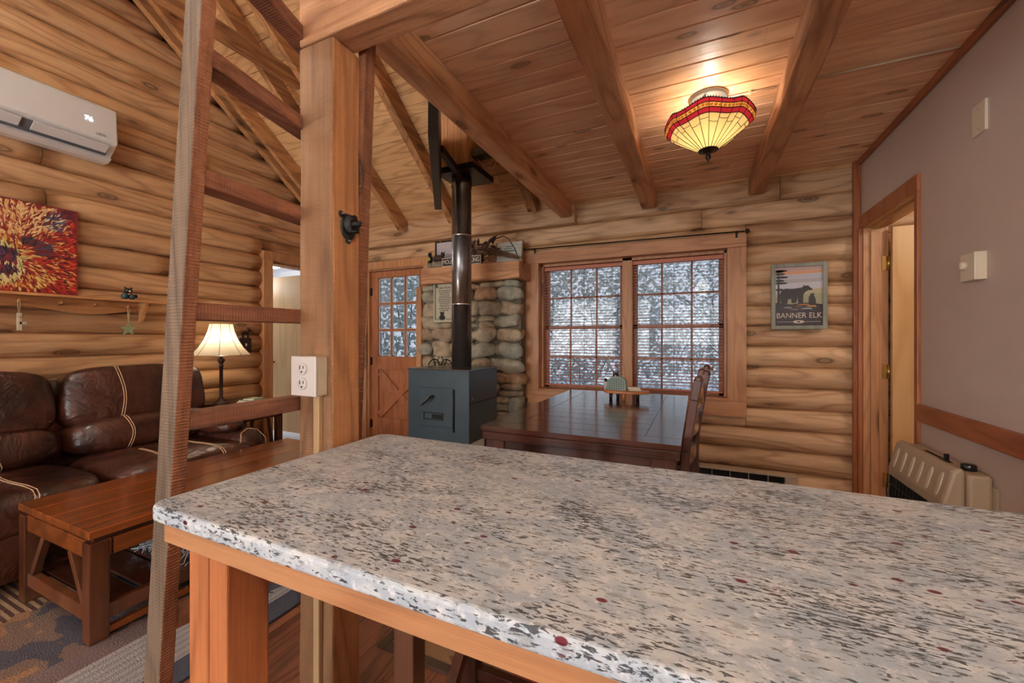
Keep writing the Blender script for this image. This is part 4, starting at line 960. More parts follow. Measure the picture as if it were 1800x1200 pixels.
# ================================================================== STONE CHIMNEY BREAST + MANTEL
sb = B(); rd = random.Random(11)
zc = 0.02
while zc < 1.80:
    hh = rd.uniform(0.10, 0.155); hh = min(hh, 1.81-zc) if 1.81-zc < 0.15 else hh
    xx = -2.72+rd.uniform(-0.06, 0.0)
    while xx < -1.56:
        ww = rd.uniform(0.16, 0.30)
        if xx+ww > -1.60: ww = -1.535-xx
        a, c = max(xx, -2.72), xx+ww
        if c-a > 0.05:
            q = rd.uniform(0.80, 1.0); sk = Matrix.Rotation(rd.uniform(-0.12, 0.12), 3, 'Y')
            if rd.random() < 0.18 and ww > 0.15:
                for dz in (-0.25, 0.25): sb.sq(((a+c)/2, 3.60, zc+hh/2+dz*hh), ((c-a)*0.98, 0.13, hh*0.52), rd.uniform(2.4, 3.6), 7, rot=sk, nz=0.4, nf=11, seed=rd.random()*30, rnd=rd.random())
            else: sb.sq(((a+c)/2, 3.60+rd.uniform(-0.012, 0.012), zc+hh/2), ((c-a)*1.03, rd.uniform(0.14, 0.20), hh*1.06*q+0.01), rd.uniform(2.5, 4.2), 9, rot=sk, nz=0.4, nf=9, seed=rd.random()*30, rnd=rd.random())
        xx += ww
    zc += hh
t = thing('stone_chimney_breast', 'rounded river stone facing behind the wood stove under the mantel', 'stone facing', (-2.1, 3.65, 0)); bpy.context.view_layer.update()
local(t, sb.build('stone_face', STONE, t, fix=False))
local(t, B().box(-2.70, -1.55, 3.595, 3.744, 0, 1.81).build('mortar_bed', MORTAR, t))
struct(B().box(-2.73, -2.665, 3.50, 3.54, 0.0, 1.80, rnd=0.3).build('trim_6', FIRZ, bevel=0.003))
t = thing('mantel_beam', 'rough-hewn mantel beam above the stone facing', 'mantel', (-2.05, 3.5, 1.9)); bpy.context.view_layer.update()
mb = B(); n = 18; vs = []
for i in range(n+1):
    q = i/n
    for k, (y, z) in enumerate(((3.435, 1.815), (3.744, 1.815), (3.744, 1.982), (3.435, 1.982))):
        vs.append((-2.62+1.12*q, y+(0.007*noise.noise(Vector((q*8, k*3, 2))) if y < 3.6 else 0), z+0.006*noise.noise(Vector((q*8, k*3, 8)))*(0 if z > 1.9 else 1)))
mb.add(vs, [(i*4+j, i*4+(j+1) % 4, (i+1)*4+(j+1) % 4, (i+1)*4+j) for i in range(n) for j in range(4)]+[(3, 2, 1, 0), tuple(n*4+j for j in range(4))], rnd=0.55)
local(t, mb.build('mantel_shelf', BEAMX, t, bevel=0.008))
MT = 1.983
# framed print
t = thing('framed_print', 'dark framed print with a white cross behind the stovepipe on the mantel', 'picture', (-2.35, 3.62, MT)); bpy.context.view_layer.update()
pf = B().box(-0.215, -0.2, -0.01, 0.012, 0, 0.31).box(0.2, 0.215, -0.01, 0.012, 0, 0.31).box(-0.2, 0.2, -0.01, 0.012, 0, 0.015).box(-0.2, 0.2, -0.01, 0.012, 0.295, 0.31)
pf.build('frame', BRONZE, t)
im = B()
for k in range(14):
    z0 = 0.015+0.28*k/14; f_ = k/13; cc = lin((150+50*f_+8*(k % 3), 160+38*f_, 172+36*f_-6*(k % 2))); im.box(-0.2, 0.2, 0.0, 0.008, z0, z0+0.02, col=cc)
im.build('print', PAINTED, t)
text('a  th', 'lettering', 0.16, (-0.03, -0.0005, 0.10), FACE_Y, WHITE, t)
B().box(-0.005, 0.009, -0.003, 0, 0.06, 0.24).box(-0.04, 0.045, -0.003, 0, 0.17, 0.182).build('cross', WHITE, t)
# black sign
t = thing('mantel_sign', 'black plaque with white capital lettering at the front edge of the mantel', 'sign', (-2.14, 3.455, MT))
B().box(-0.225, 0.225, -0.006, 0.006, 0, 0.084).build('board', PAPER, t)
B().box(-0.219, 0.219, -0.0075, -0.006, 0.006, 0.078).build('black_panel', BLACK, t)
text('MOUNTAIN CALLING', 'lettering', 0.062, (0, -0.0085, 0.042), FACE_Y, PAPER, t, sx=0.70)
# bear figurine on mantel
t = thing('bear_figurine', 'painted bear pair figurine at the left end of the mantel', 'figurine', (-2.47, 3.50, MT))
B().sq((-0.07, 0, 0.03), (0.07, 0.07, 0.06), 2.5, 6, nz=0.3, nf=30).sq((0.02, 0, 0.035), (0.15, 0.07, 0.07), 2.5, 6, nz=0.3, nf=30).build('rock_base', plain('figure_stone', (132, 126, 112), 0.7, var=0.2, scale=30), t)
B().sq((0.03, 0, 0.105), (0.13, 0.05, 0.06), 2.2, 8).sq((0.085, -0.01, 0.135), (0.045, 0.045, 0.045), 2, 6).sq((0.07, 0, 0.16), (0.014, 0.012, 0.014), 2, 4).sq((0.10, 0, 0.16), (0.014, 0.012, 0.014), 2, 4).sq((-0.02, 0, 0.075), (0.03, 0.04, 0.05), 2.2, 5).build('brown_bear', plain('bear_brown', (58, 42, 34), 0.6), t)
B().sq((-0.075, 0, 0.10), (0.055, 0.05, 0.075), 2.2, 6).sq((-0.075, -0.01, 0.148), (0.042, 0.042, 0.04), 2, 6).sq((-0.09, 0, 0.17), (0.014, 0.012, 0.014), 2, 4).sq((-0.06, 0, 0.17), (0.014, 0.012, 0.014), 2, 4).build('black_bear', BLACK, t)
B().sq((-0.075, -0.026, 0.10), (0.035, 0.02, 0.04), 2.2, 5).build('yellow_shirt', plain('yellow_glaze', (176, 176, 66), 0.5), t)
# twig broom: bundle of sticks running to the right, plus dark leafy head
t = thing('twig_bundle', 'bundle of dried twigs and dark leaves lying across the mantel', 'dried decoration', (-1.85, 3.55, MT))
rd = random.Random(4); tw = B()
for i in range(34):
    a = Vector((rd.uniform(-0.26, -0.10), rd.uniform(-0.03, 0.06), rd.uniform(0.05, 0.22))); m_ = Vector((0.10+rd.uniform(-0.02, 0.02), rd.uniform(-0.045, 0.0), 0.10+rd.uniform(-0.02, 0.03))); e_ = Vector((0.32, -0.06+rd.uniform(-0.008, 0.008), 0.03+rd.uniform(-0.012, 0.014)))
    tw.tube([a, a.lerp(m_, 0.5)+Vector((0, 0, rd.uniform(-0.02, 0.03))), m_, m_.lerp(e_, 0.5)+Vector((0, 0, rd.uniform(-0.008, 0.008))), e_], 0.0032, 5)
for i in range(16):
    p = Vector((-0.10, 0.0, 0.06)); q = Vector((rd.uniform(-0.24, 0.0), rd.uniform(-0.06, 0.06), rd.uniform(0.01, 0.22))); tw.tube([p, p.lerp(q, 0.6)+Vector((0, rd.uniform(-0.04, 0.04), 0.02)), q], 0.003, 5)
tw.tube([(0.05, 0.02, 0.26), (0.13, 0.0, 0.27), (0.20, -0.03, 0.23), (0.28, -0.05, 0.12), (0.315, -0.06, 0.03)], 0.006, 6)
o = tw.build('twigs', TWIG, t); o['kind'] = 'stuff'
lv = B()
for i in range(36):
    c_ = Vector((rd.uniform(-0.24, 0.06), rd.uniform(-0.04, 0.05), rd.uniform(0.02, 0.24)))
    if c_.x > -0.02: c_.z = rd.uniform(0.10, 0.26)
    d1 = Vector((rd.uniform(-1, 1), rd.uniform(-.4, .4), rd.uniform(-1, 1))).normalized()*0.042; d2 = d1.orthogonal().normalized()*0.018; d3 = d1.cross(d2).normalized()*0.008
    lv.add([c_-d1, c_-d2+d3, c_+d1, c_+d2+d3, c_-d3*0.2], [(0, 1, 4), (1, 2, 4), (2, 3, 4), (3, 0, 4)], smooth=True)
o = lv.build('dry_leaves', plain('dark_dry_leaf', (66, 40, 34), 0.5, var=0.3, scale=30), t, fix=False); o['kind'] = 'stuff'
# white plank sign
t = thing('plank_sign', 'white plank sign with small dark lettering at the right end of the mantel', 'sign', (-1.69, 3.62, MT)); t.rotation_euler = (radians(-6), 0, 0)
ps = B()
for k in range(7): ps.box(-0.135, 0.135, -0.006, 0.006, 0.001+k*0.0325, 0.032+k*0.0325)
ps.build('board', plain('white_plank', (206, 212, 204), 0.6, var=0.06, scale=30), t)
B().box(0.135, 0.145, -0.016, 0.02, 0, 0.23).box(-0.145, -0.135, -0.008, 0.02, 0, 0.23).build('frame', BEAMX, t)
B().box(-0.04, 0.04, -0.0075, -0.006, 0.178, 0.186).box(-0.055, 0.03, -0.0075, -0.006, 0.158, 0.166).box(-0.07, 0.06, -0.0075, -0.006, 0.132, 0.145).box(-0.02, 0.03, -0.0075, -0.006, 0.10, 0.11).build('lettering', plain('faded_ink', (120, 124, 122), 0.7), t)
# rules plaque
t = thing('rules_plaque', 'cream plaque with script text and a small bear hung on the stones behind the stovepipe', 'plaque', (-2.36, 3.495, 1.42))
B().box(-0.14, 0.14, -0.006, 0.012, 0, 0.432).build('board', plain('plaque_cream', (196, 192, 170), 0.6, var=0.03), t, bevel=0.002)
bd = B()
for (a, c, e, g_) in ((-0.115, -0.107, 0.03, 0.40), (0.107, 0.115, 0.03, 0.40), (-0.107, 0.107, 0.392, 0.40), (-0.107, 0.107, 0.03, 0.036), (-0.122, -0.119, 0.025, 0.405)): bd.box(a, c, -0.0072, -0.006, e, g_)
for p in ((-0.10, 0.385), (0.10, 0.385), (0.10, 0.05), (-0.10, 0.375)): bd.sq((p[0], -0.007, p[1]), (0.035, 0.003, 0.04), 2, 5, nz=0.4, nf=60)
bd.build('printed_border', plain('border_ink', (86, 86, 80), 0.7), t)
text('Cabin Rules', 'title', 0.034, (-0.005, -0.0068, 0.355), FACE_Y, INK, t)
ln = B(); rd = random.Random(2)
for k in range(12):
    z_ = 0.325-k*0.0185; w_ = rd.uniform(0.045, 0.08); xx = -w_
    while xx < w_:
        a = rd.uniform(0.008, 0.022); ln.box(xx, min(xx+a, w_), -0.0070, -0.0060, z_-0.0035, z_+0.0035); xx += a+0.004
ln.build('text_lines', INK, t)
B().sq((-0.03, -0.0066, 0.048), (0.075, 0.002, 0.05), 2.3, 6).sq((-0.03, -0.007, 0.085), (0.048, 0.002, 0.042), 2.1, 6).sq((-0.05, -0.007, 0.105), (0.016, 0.002, 0.016), 2, 4).sq((-0.01, -0.007, 0.105), (0.016, 0.002, 0.016), 2, 4).build('printed_bear', INK, t)

# ================================================================== WOOD STOVE
t = thing('wood_stove', 'blue-grey steel box wood stove with a square door in front of the stone facing', 'stove', (-1.9, 2.95, 0)); bpy.context.view_layer.update()
SX0, SX1, SY0, SY1, SZ0, SZ1 = -2.185, -1.604, 2.70, 3.185, 0.43, 1.008
P('stove_body', B().box(SX0, SX1, SY0+0.012, SY1, SZ0, SZ1-0.01), IRON, 0.004)
P('front_plate', B().box(SX0-0.002, SX1+0.002, SY0, SY0+0.012, SZ0-0.002, SZ1-0.004), IRON, 0.003)
P('top_plate', B().box(SX0-0.006, SX1+0.006, SY0-0.004, SY1+0.004, SZ1-0.010, SZ1), PIPE, 0.003)
P('side_seam', B().box(SX1, SX1+0.0015, SY0+0.014, SY1, 0.737, 0.743), DKSLOT, 0)
dx0, dx1, dz0, dz1 = -2.065, -1.745, 0.545, 0.858
dr = P('stove_door', B().box(dx0, dx1, SY0-0.012, SY0, dz0, dz1), IRON, 0.004)
P('hinge_rod', B().tube([(dx1+0.008, SY0-0.008, dz0-0.03), (dx1+0.008, SY0-0.008, dz1-0.01)], 0.006), IRON2, 0, dr)
P('draft_grille', B().box(-2.02, -1.83, SY0-0.016, SY0-0.012, 0.60, 0.607).box(-2.02, -1.83, SY0-0.016, SY0-0.012, 0.653, 0.66).box(-2.02, -2.012, SY0-0.016, SY0-0.012, 0.60, 0.66).box(-1.838, -1.83, SY0-0.016, SY0-0.012, 0.60, 0.66), IRON2, 0, dr)
P('draft_slot', B().box(-1.94, -1.838, SY0-0.0135, SY0-0.0118, 0.61, 0.645), DKSLOT, 0, dr)
P('door_handle', B().tube([(-1.93, SY0-0.012, 0.79), (-1.925, SY0-0.055, 0.788), (-1.93, SY0-0.06, 0.783)], 0.010).tube([(-1.93, SY0-0.06, 0.785), (-2.0, SY0-0.065, 0.72)], [0.011, 0.006]), IRON2, 0, dr)
sp_ = B(); hp = []
for i in range(60): q = i/59; a = q*2*pi*7; c_ = Vector((-1.932, SY0-0.06, 0.785)).lerp(Vector((-1.968, SY0-0.063, 0.755)), q); hp.append(c_+Vector((cos(a)*0.6, sin(a), cos(a)*0.6))*0.013)
sp_.tube(hp, 0.0022, 5); P('coil_grip', sp_, CHROME, 0, dr)
for xx in (SX0+0.04, SX1-0.08):
    for yy in (SY0+0.05, SY1-0.09): P('leg', B().box(xx, xx+0.04, yy, yy+0.04, 0.10, SZ0), IRON2, 0.003)
P('side_bolt', B().lathe([(0.008, 0), (0.008, 0.004), (0.002, 0.006)], (SX1, SY0+0.05, 0.78), 10, ax='X'), CHROME, 0)
struct(B().box(-2.62, -1.50, 2.55, 3.55, 0.0, 0.10).build('floor_hearth', STONE, bevel=0.01))
t = thing('stovepipe', 'shiny grey stovepipe rising from the stove to the ceiling box', 'stovepipe', (-1.872, 3.03, SZ1))
pr_ = [(0.086, 0.0), (0.086, 0.535), (0.089, 0.537), (0.090, 0.547), (0.086, 0.55), (0.086, 1.13), (0.089, 1.132), (0.090, 1.142), (0.086, 1.145), (0.085, 1.55), (0.091, 1.56), (0.091, 1.60), (0.086, 1.61), (0.086, 1.64)]
B().lathe(pr_, n=40).build('pipe', PIPE, t)
for z_ in (0.541, 1.137): B().lathe([(0.0895, z_-0.006), (0.0915, z_), (0.0895, z_+0.006)], n=40, cap=False).build('joint_ring', CHROME, t)
# ceiling support box
t = thing('chimney_chase', 'wood-clad chimney box with black square collar where the stovepipe ends', 'chimney box', (-1.872, 3.0, 2.7)); bpy.context.view_layer.update()
P('collar', B().box(-2.02, -1.66, 2.86, 3.23, 2.648, 2.70), BLACK, 0.003)
cb = B(); q = 0
for i in range(4): a = -1.985+i*0.0635; cb.box(a+0.001, a+0.0625, 2.885, 2.90, 2.70, 3.12)
for i in range(3): a = 2.90+i*0.09; cb.box(-1.745, -1.73, a+0.001, a+0.089, 2.70, 3.12-RS*(a+0.09-2.90)*0.9)
cb.box(-1.985, -1.745, 2.90, 3.17, 2.70, 2.98); P('cladding', cb, FIRZ, 0.002)
P('junction_box', B().box(-1.729, -1.55, 2.95, 3.05, 2.70+0.08, 2.78+0.07), BLACK, 0.003)
tag(B().tube([(-1.55, 3.02, 2.80), (-1.53, 3.03, 2.74), (-1.56, 3.03, 2.69), (-1.63, 3.02, 2.70), (-1.70, 3.0, 2.78), (-1.73, 2.98, 2.82)], 0.003, 6).build('loose_wire', WHITE), 'loose thin wire dangling by the chimney box', 'wire')
# TV on swivel mount (seen nearly edge on)
t = thing('television', 'black wall television seen edge-on beside the chimney box', 'television', (0, 0, 0))
a0 = Vector((-1.302, 1.768, 2.319)); b0 = Vector((-1.975, 2.775, 2.319)); nrm = Vector(((b0-a0).y, -(b0-a0).x, 0)).normalized()*-1
up_ = Vector((0, 0, 1))*0.60+(b0-a0).normalized()*0.08+nrm*0.0; th = nrm*(-0.055)
def slab(a, c, u, t_): return [a, c, c+u, a+u, a+t_, c+t_, c+u+t_, a+u+t_]
FS = [(0, 1, 2, 3), (4, 7, 6, 5), (0, 4, 5, 1), (1, 5, 6, 2), (2, 6, 7, 3), (3, 7, 4, 0)]
B().add(slab(a0, b0, up_, th), FS).build('tv_housing', BLACK, t, bevel=0.004)
dd = (b0-a0).normalized()
B().add(slab(a0+dd*0.015+up_*0.03+nrm*0.001, b0-dd*0.015+up_*0.03+nrm*0.001, up_*0.94, nrm*-0.001), FS).build('screen', plain('tv_screen', (22, 27, 31), 0.12, var=0.02), t)
m0 = a0.lerp(b0, 0.6)+up_*0.5+th
B().bar(m0, Vector((-1.80, 2.88, 2.62)), 0.04, 0.05).build('wall_arm', IRON2, t)

# stove-top trivet with antler shape, brass fork
tr = B(); rd = random.Random(9); cx_, cy_, cz_ = -2.06, 2.98, SZ1+0.003
for s_ in (-1, 1):
    tr.tube([(cx_+s_*0.01, cy_, cz_+0.01), (cx_+s_*0.03, cy_, cz_+0.05), (cx_+s_*0.065, cy_, cz_+0.062), (cx_+s_*0.10, cy_, cz_+0.045), (cx_+s_*0.13, cy_, cz_+0.004)], 0.006, 6)
    tr.tube([(cx_+s_*0.065, cy_, cz_+0.062), (cx_+s_*0.06, cy_-0.01, cz_+0.03), (cx_+s_*0.045, cy_-0.01, cz_+0.004)], 0.005, 6)
    tr.tube([(cx_+s_*0.03, cy_, cz_+0.05), (cx_+s_*0.012, cy_, cz_+0.08)], 0.004, 6)
tr.tube([(cx_-0.02, cy_, cz_+0.01), (cx_+0.02, cy_, cz_+0.01)], 0.006, 6)
tag(tr.build('iron_trivet', IRON2), 'small black iron antler-shaped piece on top of the wood stove', 'ornament')
tag(B().tube([(-2.16, 3.14, SZ1+0.004), (-2.10, 3.12, SZ1+0.03), (-2.03, 3.10, SZ1+0.05)], 0.004, 6).build('brass_poker', BRASS), 'short brass poker resting on the back of the stove top', 'poker')

# ================================================================== DINING TABLE + CHAIRS + CENTREPIECE
t = thing('dining_table', 'dark espresso plank dining table standing under the window', 'dining table', (-0.55, 2.7, 0)); bpy.context.view_layer.update()
TX0, TX1, TY0, TY1, TZ = -1.055, -0.062, 1.90, 3.60, 0.785
tb = B(); gg = 0.0014; fw_ = 0.13
tb.box(TX0, TX1, TY0, TY0+fw_-gg, TZ-0.024, TZ, rnd=0.3).box(TX0, TX1, TY1-fw_+gg, TY1, TZ-0.024, TZ, rnd=0.4)
tb.box(TX0, TX0+fw_*1.25-gg, TY0+fw_+gg, TY1-fw_-gg, TZ-0.024, TZ, rnd=0.5).box(TX1-fw_*1.25+gg, TX1, TY0+fw_+gg, TY1-fw_-gg, TZ-0.024, TZ, rnd=0.6)
ny = 10; y = TY0+fw_
for i in range(ny):
    h_ = (TY1-TY0-2*fw_)/ny; tb.box(TX0+fw_*1.25+gg, TX1-fw_*1.25-gg, y+gg, y+h_-gg, TZ-0.024, TZ-0.0003); y += h_
tb.box(TX0+0.01, TX1-0.01, TY0+0.01, TY1-0.01, TZ-0.03, TZ-0.006, rnd=0.9)
P('table_top', tb, DARKX, 0.0012)
P('top_edge', B().box(TX0+0.006, TX1-0.006, TY0+0.006, TY1-0.006, TZ-0.072, TZ-0.030, rnd=0.5), DARKX, 0.003)
ap = B().box(TX0+0.12, TX1-0.12, TY0+0.03, TY0+0.055, TZ-0.135, TZ-0.072).box(TX0+0.12, TX1-0.12, TY1-0.055, TY1-0.03, TZ-0.135, TZ-0.072).box(TX0+0.03, TX0+0.055, TY0+0.12, TY1-0.12, TZ-0.135, TZ-0.072).box(TX1-0.055, TX1-0.03, TY0+0.12, TY1-0.12, TZ-0.135, TZ-0.072)
P('apron', ap, DARKX, 0.002)
for xx in (TX0+0.02, TX1-0.13):
    for yy in (TY0+0.02, TY1-0.13): P('leg', B().box(xx, xx+0.11, yy, yy+0.11, 0.0095, TZ-0.072), DARKZ, 0.006)
def chair(label, loc, rz, group=None):
    """chair facing local -X, back posts at local x=0..0.05"""
    t = thing('dining_chair', label, 'chair', loc, rz, group)
    B().sq((-0.20, 0, 0.455), (0.43, 0.44, 0.045), 6, 8).build('seat', DARKX, t)
    for s_ in (-1, 1):
        b_ = B(); path = [(0.0, 0.0), (0.0, 0.30), (-0.004, 0.46), (0.008, 0.70), (0.045, 0.95), (0.062, 1.045)]
        for (a, z0), (c, z1) in zip(path[:-1], path[1:]):
            b_.bar((a, s_*0.2, z0), (c, s_*0.2, z1), 0.03, 0.036, up=(1, 0, 0))
        b_.sq((0.064, s_*0.2, 1.046), (0.04, 0.03, 0.04), 2.2, 6)
        b_.build('back_post', DARKZ, t, bevel=0.003)
        B().bar((-0.38, s_*0.19, 0.0), (-0.38, s_*0.19, 0.435), 0.036, 0.036, up=(1, 0, 0)).build('leg', DARKZ, t, bevel=0.003)
        B().box(-0.37, -0.01, s_*0.19-0.008, s_*0.19+0.008, 0.20, 0.225).build('stretcher', DARKX, t)
    for k, zc in enumerate((0.66, 0.80, 0.95)):
        xo = (0.006, 0.02, 0.044)[k]; pts = []
        for i in range(9): q = i/8; pts.append((xo+0.012*sin(pi*q), -0.19+0.38*q, zc))
        b_ = B()
        for a, c in zip(pts[:-1], pts[1:]): b_.bar(a, c, 0.014, 0.075 if k < 2 else 0.09)
        b_.build('back_slat', DARKX, t)
    return t
chair('dark ladder-back dining chair pushed in at the right side of the table, nearest the counter', (-0.035, 2.30, 0.0095), radians(-6))
chair('dark ladder-back dining chair with only its back top showing, behind the nearer chair', (-0.02, 2.86, 0.0095), radians(-5))
# live edge riser with three legs
t = thing('wood_riser', 'small live-edge wooden riser on peg legs standing on the dining table', 'riser', (-0.50, 3.16, TZ))
rd = random.Random(6); pts = [(0.17*cos(a)*(1+0.06*sin(3*a+1)), 0.085*sin(a)*(1+0.08*cos(2*a))) for a in [2*pi*i/28 for i in range(28)]]
B().prism(pts, (0, 0, 0.052), (1, 0, 0), (0, 1, 0), (0, 0, 0.022), rnd=0.5).build('slab', LIVEW, t, bevel=0.004)
for p in ((-0.10, -0.03), (0.0, -0.05), (0.09, 0.035), (-0.06, 0.045)): B().lathe([(0.012, 0), (0.014, 0.053)], (p[0], p[1], 0), 12).build('leg', LIVEW if p[0] == 0 else BRONZE, t)
t = thing('napkin_holder', 'sage green perforated napkin holder with a bear peeking over it', 'napkin holder', (-0.555, 3.14, TZ+0.0745))
pts = [(-0.07, 0), (0.07, 0), (0.07, 0.065)]+[(0.07*cos(a), 0.065+0.038*sin(a)) for a in [pi*i/12 for i in range(1, 12)]]+[(-0.07, 0.065)]
B().prism(pts, (0, -0.026, 0), (1, 0, 0), (0, 0, 1), (0, 0.004, 0)).build('front_panel', SAGE, t)
B().prism(pts, (0, 0.022, 0), (1, 0, 0), (0, 0, 1), (0, 0.004, 0)).build('rear_panel', SAGE, t)
B().box(-0.07, 0.07, -0.022, 0.022, 0, 0.004).build('base', SAGE, t)
dt = B()
for j in range(5):
    for i in range(7):
        x_ = -0.052+i*0.0173; z_ = 0.015+j*0.0165
        if j == 4 and i in (0, 6): continue
        dt.box(x_-0.003, x_+0.003, -0.0268, -0.0258, z_-0.003, z_+0.003)
dt.build('hole', DKSLOT, t)
t = thing('bear_shaker', 'little brown bear figure behind the green napkin holder', 'figurine', (-0.575, 3.205, TZ+0.0745))
B().sq((0, 0, 0.045), (0.05, 0.045, 0.09), 2.3, 6).build('body', plain('cocoa_glaze', (62, 44, 40), 0.4), t)
B().sq((0, 0, 0.108), (0.048, 0.045, 0.045), 2, 6).sq((-0.02, 0, 0.130), (0.014, 0.01, 0.014), 2, 4).sq((0.02, 0, 0.130), (0.014, 0.01, 0.014), 2, 4).build('head', plain('cocoa_glaze_dark', (48, 36, 36), 0.4), t)
B().sq((0, -0.022, 0.10), (0.018, 0.014, 0.016), 2, 4).build('muzzle', ROPE, t)
t = thing('glass_shaker', 'small white shaker with dark cap left of the green napkin holder', 'shaker', (-0.645, 3.16, TZ+0.0745))
B().lathe([(0.014, 0), (0.015, 0.05), (0.010, 0.06)], n=16).build('jar', WHITE, t); B().lathe([(0.012, 0.06), (0.011, 0.078), (0.004, 0.084)], n=16).build('cap', BRONZE, t)
for i, (z_, lab) in enumerate(((0, 'cream paperback lying lower on the wooden riser beside the napkin holder'), (0.0132, 'cream paperback lying on top of another on the wooden riser'))):
    b_ = thing('book', lab, 'book', (-0.425, 3.165, TZ+0.0745+z_), 0.1-0.2*i)
    B().box(-0.045, 0.045, -0.035, 0.035, 0.001, 0.012).build('pages', PAPER, b_); B().box(-0.046, 0.046, -0.036, 0.036, 0.012, 0.013).build('cover', CREAM, b_)

# ================================================================== BLINDS + ROD
def blind(label, a, e, tilt):
    t = thing('window_blind', label, 'blind', ((a+e)/2, 3.838, 1.96), group=None); bpy.context.view_layer.update()
    P_ = lambda n, b, m, bev=0: (lambda o: local(t, o))(b.build(n, m, t, bevel=bev))
    P_('headrail', B().box(a, e, 3.822, 3.86, 1.925, 1.96), BLINDW, 0.002)
    s = B(); z = 1.91
    while z > 0.815:
        s.bar((a+0.004, 3.842, z), (e-0.004, 3.842, z), 0.030, 0.003, up=(0, -sin(tilt), cos(tilt))); z -= 0.0275
    P_('slat', s, BLINDW)
    P_('bottom_rail', B().box(a+0.004, e-0.004, 3.828, 3.856, 0.79, 0.805), BLINDW, 0.002)
    c_ = B()
    for q in (0.10, 0.5, 0.9):
        xx = a+(e-a)*q
        for yy in (3.829, 3.855): c_.tube([(xx, yy, 0.80), (xx, yy, 1.93)], 0.0012, 4)
    P_('ladder_cord', c_, INK)
    P_('pull_cord', B().tube([(e-0.10, 3.822, 1.93), (e-0.10, 3.822, 1.02)], 0.0015, 4).tube([(e-0.09, 3.822, 1.93), (e-0.09, 3.822, 1.02)], 0.0015, 4), INK)
    P_('pull_tassel', B().lathe([(0.003, 0), (0.008, -0.02), (0.006, -0.035)], (e-0.10, 3.822, 1.02), 8).lathe([(0.003, 0), (0.008, -0.02), (0.006, -0.035)], (e-0.085, 3.822, 1.02), 8), FIRZD)
    return t
blind('open wooden slat blind over the left sash, reaching the centre mullion', -1.392, -0.590, 0.10)
blind('open wooden slat blind over the right sash behind the dining chair', -0.572, 0.203, 0.10)
t = thing('curtain_rod', 'thin dark curtain rod with ball finials above the dining window', 'curtain rod', (-0.6, 3.66, 2.11)); bpy.context.view_layer.update()
local(t, B().tube([(-1.53, 3.655, 2.1245), (0.34, 3.655, 2.098)], 0.006, 8).build('rod', IRON2, t))
for (xx, zz) in ((-1.54, 2.1245), (0.36, 2.097)): local(t, B().sq((xx, 3.655, zz), (0.034, 0.034, 0.034), 2, 6).build('finial', IRON2, t))
for (xx, zz) in ((-1.45, 2.123), (0.29, 2.099)): local(t, B().box(xx-0.006, xx+0.006, 3.655, 3.712, zz-0.006, zz+0.004).box(xx-0.008, xx+0.008, 3.706, 3.712, zz-0.035, zz+0.02).build('bracket', IRON2, t))

# ================================================================== POSTER
t = thing('framed_poster', 'grey framed travel poster of a bear and cub on the log wall', 'picture', (0.705, 3.715, 1.575))
W2, H2 = 0.178, 0.252
B().box(-W2, -W2+0.028, -0.012, 0.012, -H2, H2).box(W2-0.028, W2, -0.012, 0.012, -H2, H2).box(-W2+0.028, W2-0.028, -0.012, 0.012, H2-0.028, H2).box(-W2+0.028, W2-0.028, -0.012, 0.012, -H2, -H2+0.028).build('frame', GRAYFR, t, bevel=0.002)
pb = B(); px, pz = W2-0.028, H2-0.028
lay = -0.0010
def flat(pts, col, d): pb.add([(x, -0.0005-d*0.0004, z) for x, z in pts], [tuple(range(len(pts)))], col=lin(col))
flat([(-px, -pz), (px, -pz), (px, pz), (-px, pz)], (196, 196, 200), 0)
for k, (z0, z1, c_) in enumerate(((0.19, 0.225, (190, 156, 150)), (0.165, 0.195, (214, 158, 120)), (0.135, 0.165, (184, 186, 196)), (0.10, 0.135, (176, 170, 176)), (0.06, 0.10, (196, 198, 206)))):
    flat([(-px, z0), (px, z0+0.008), (px, z1), (-px, z1-0.004)], c_, 1+k)
flat([(-px, 0.02), (-0.02, 0.045), (px, 0.058), (px, -0.06), (-px, -0.06)], (182, 174, 142), 7)
flat([(-px, -0.01), (0.02, 0.01), (px, 0.02), (px, -0.06), (-px, -0.06)], (160, 158, 128), 8)
flat([(-px, -0.045), (-0.05, -0.06), (0.05, -0.05), (px, -0.065), (px, -pz), (-px, -pz)], (52, 44, 48), 9)
for (x_, z_, w_, c_) in ((0.03, -0.065, 0.09, (176, 116, 66)), (0.08, -0.078, 0.07, (190, 150, 80)), (0.0, -0.08, 0.05, (104, 96, 56)), (-0.07, -0.085, 0.06, (150, 148, 156)), (0.05, -0.095, 0.08, (148, 160, 176)), (-0.03, -0.10, 0.06, (120, 112, 118))):
    flat([(x_-w_/2, z_-0.003), (x_+w_/2, z_-0.006), (x_+w_/3, z_+0.006), (x_-w_/4, z_+0.005)], c_, 10)
bear = [(-0.115, -0.04), (-0.122, 0.01), (-0.112, 0.045), (-0.085, 0.062), (-0.04, 0.058), (-0.005, 0.062), (0.022, 0.066), (0.035, 0.083), (0.042, 0.078), (0.052, 0.076), (0.058, 0.084), (0.064, 0.074), (0.072, 0.064), (0.088, 0.052), (0.084, 0.044), (0.06, 0.042), (0.042, 0.03), (0.030, 0.01), (0.028, -0.055), (-0.002, -0.058), (-0.006, -0.01), (-0.016, -0.05), (-0.044, -0.052), (-0.048, -0.018), (-0.068, -0.022), (-0.072, -0.055), (-0.108, -0.055)]
flat(bear, (48, 40, 42), 12)
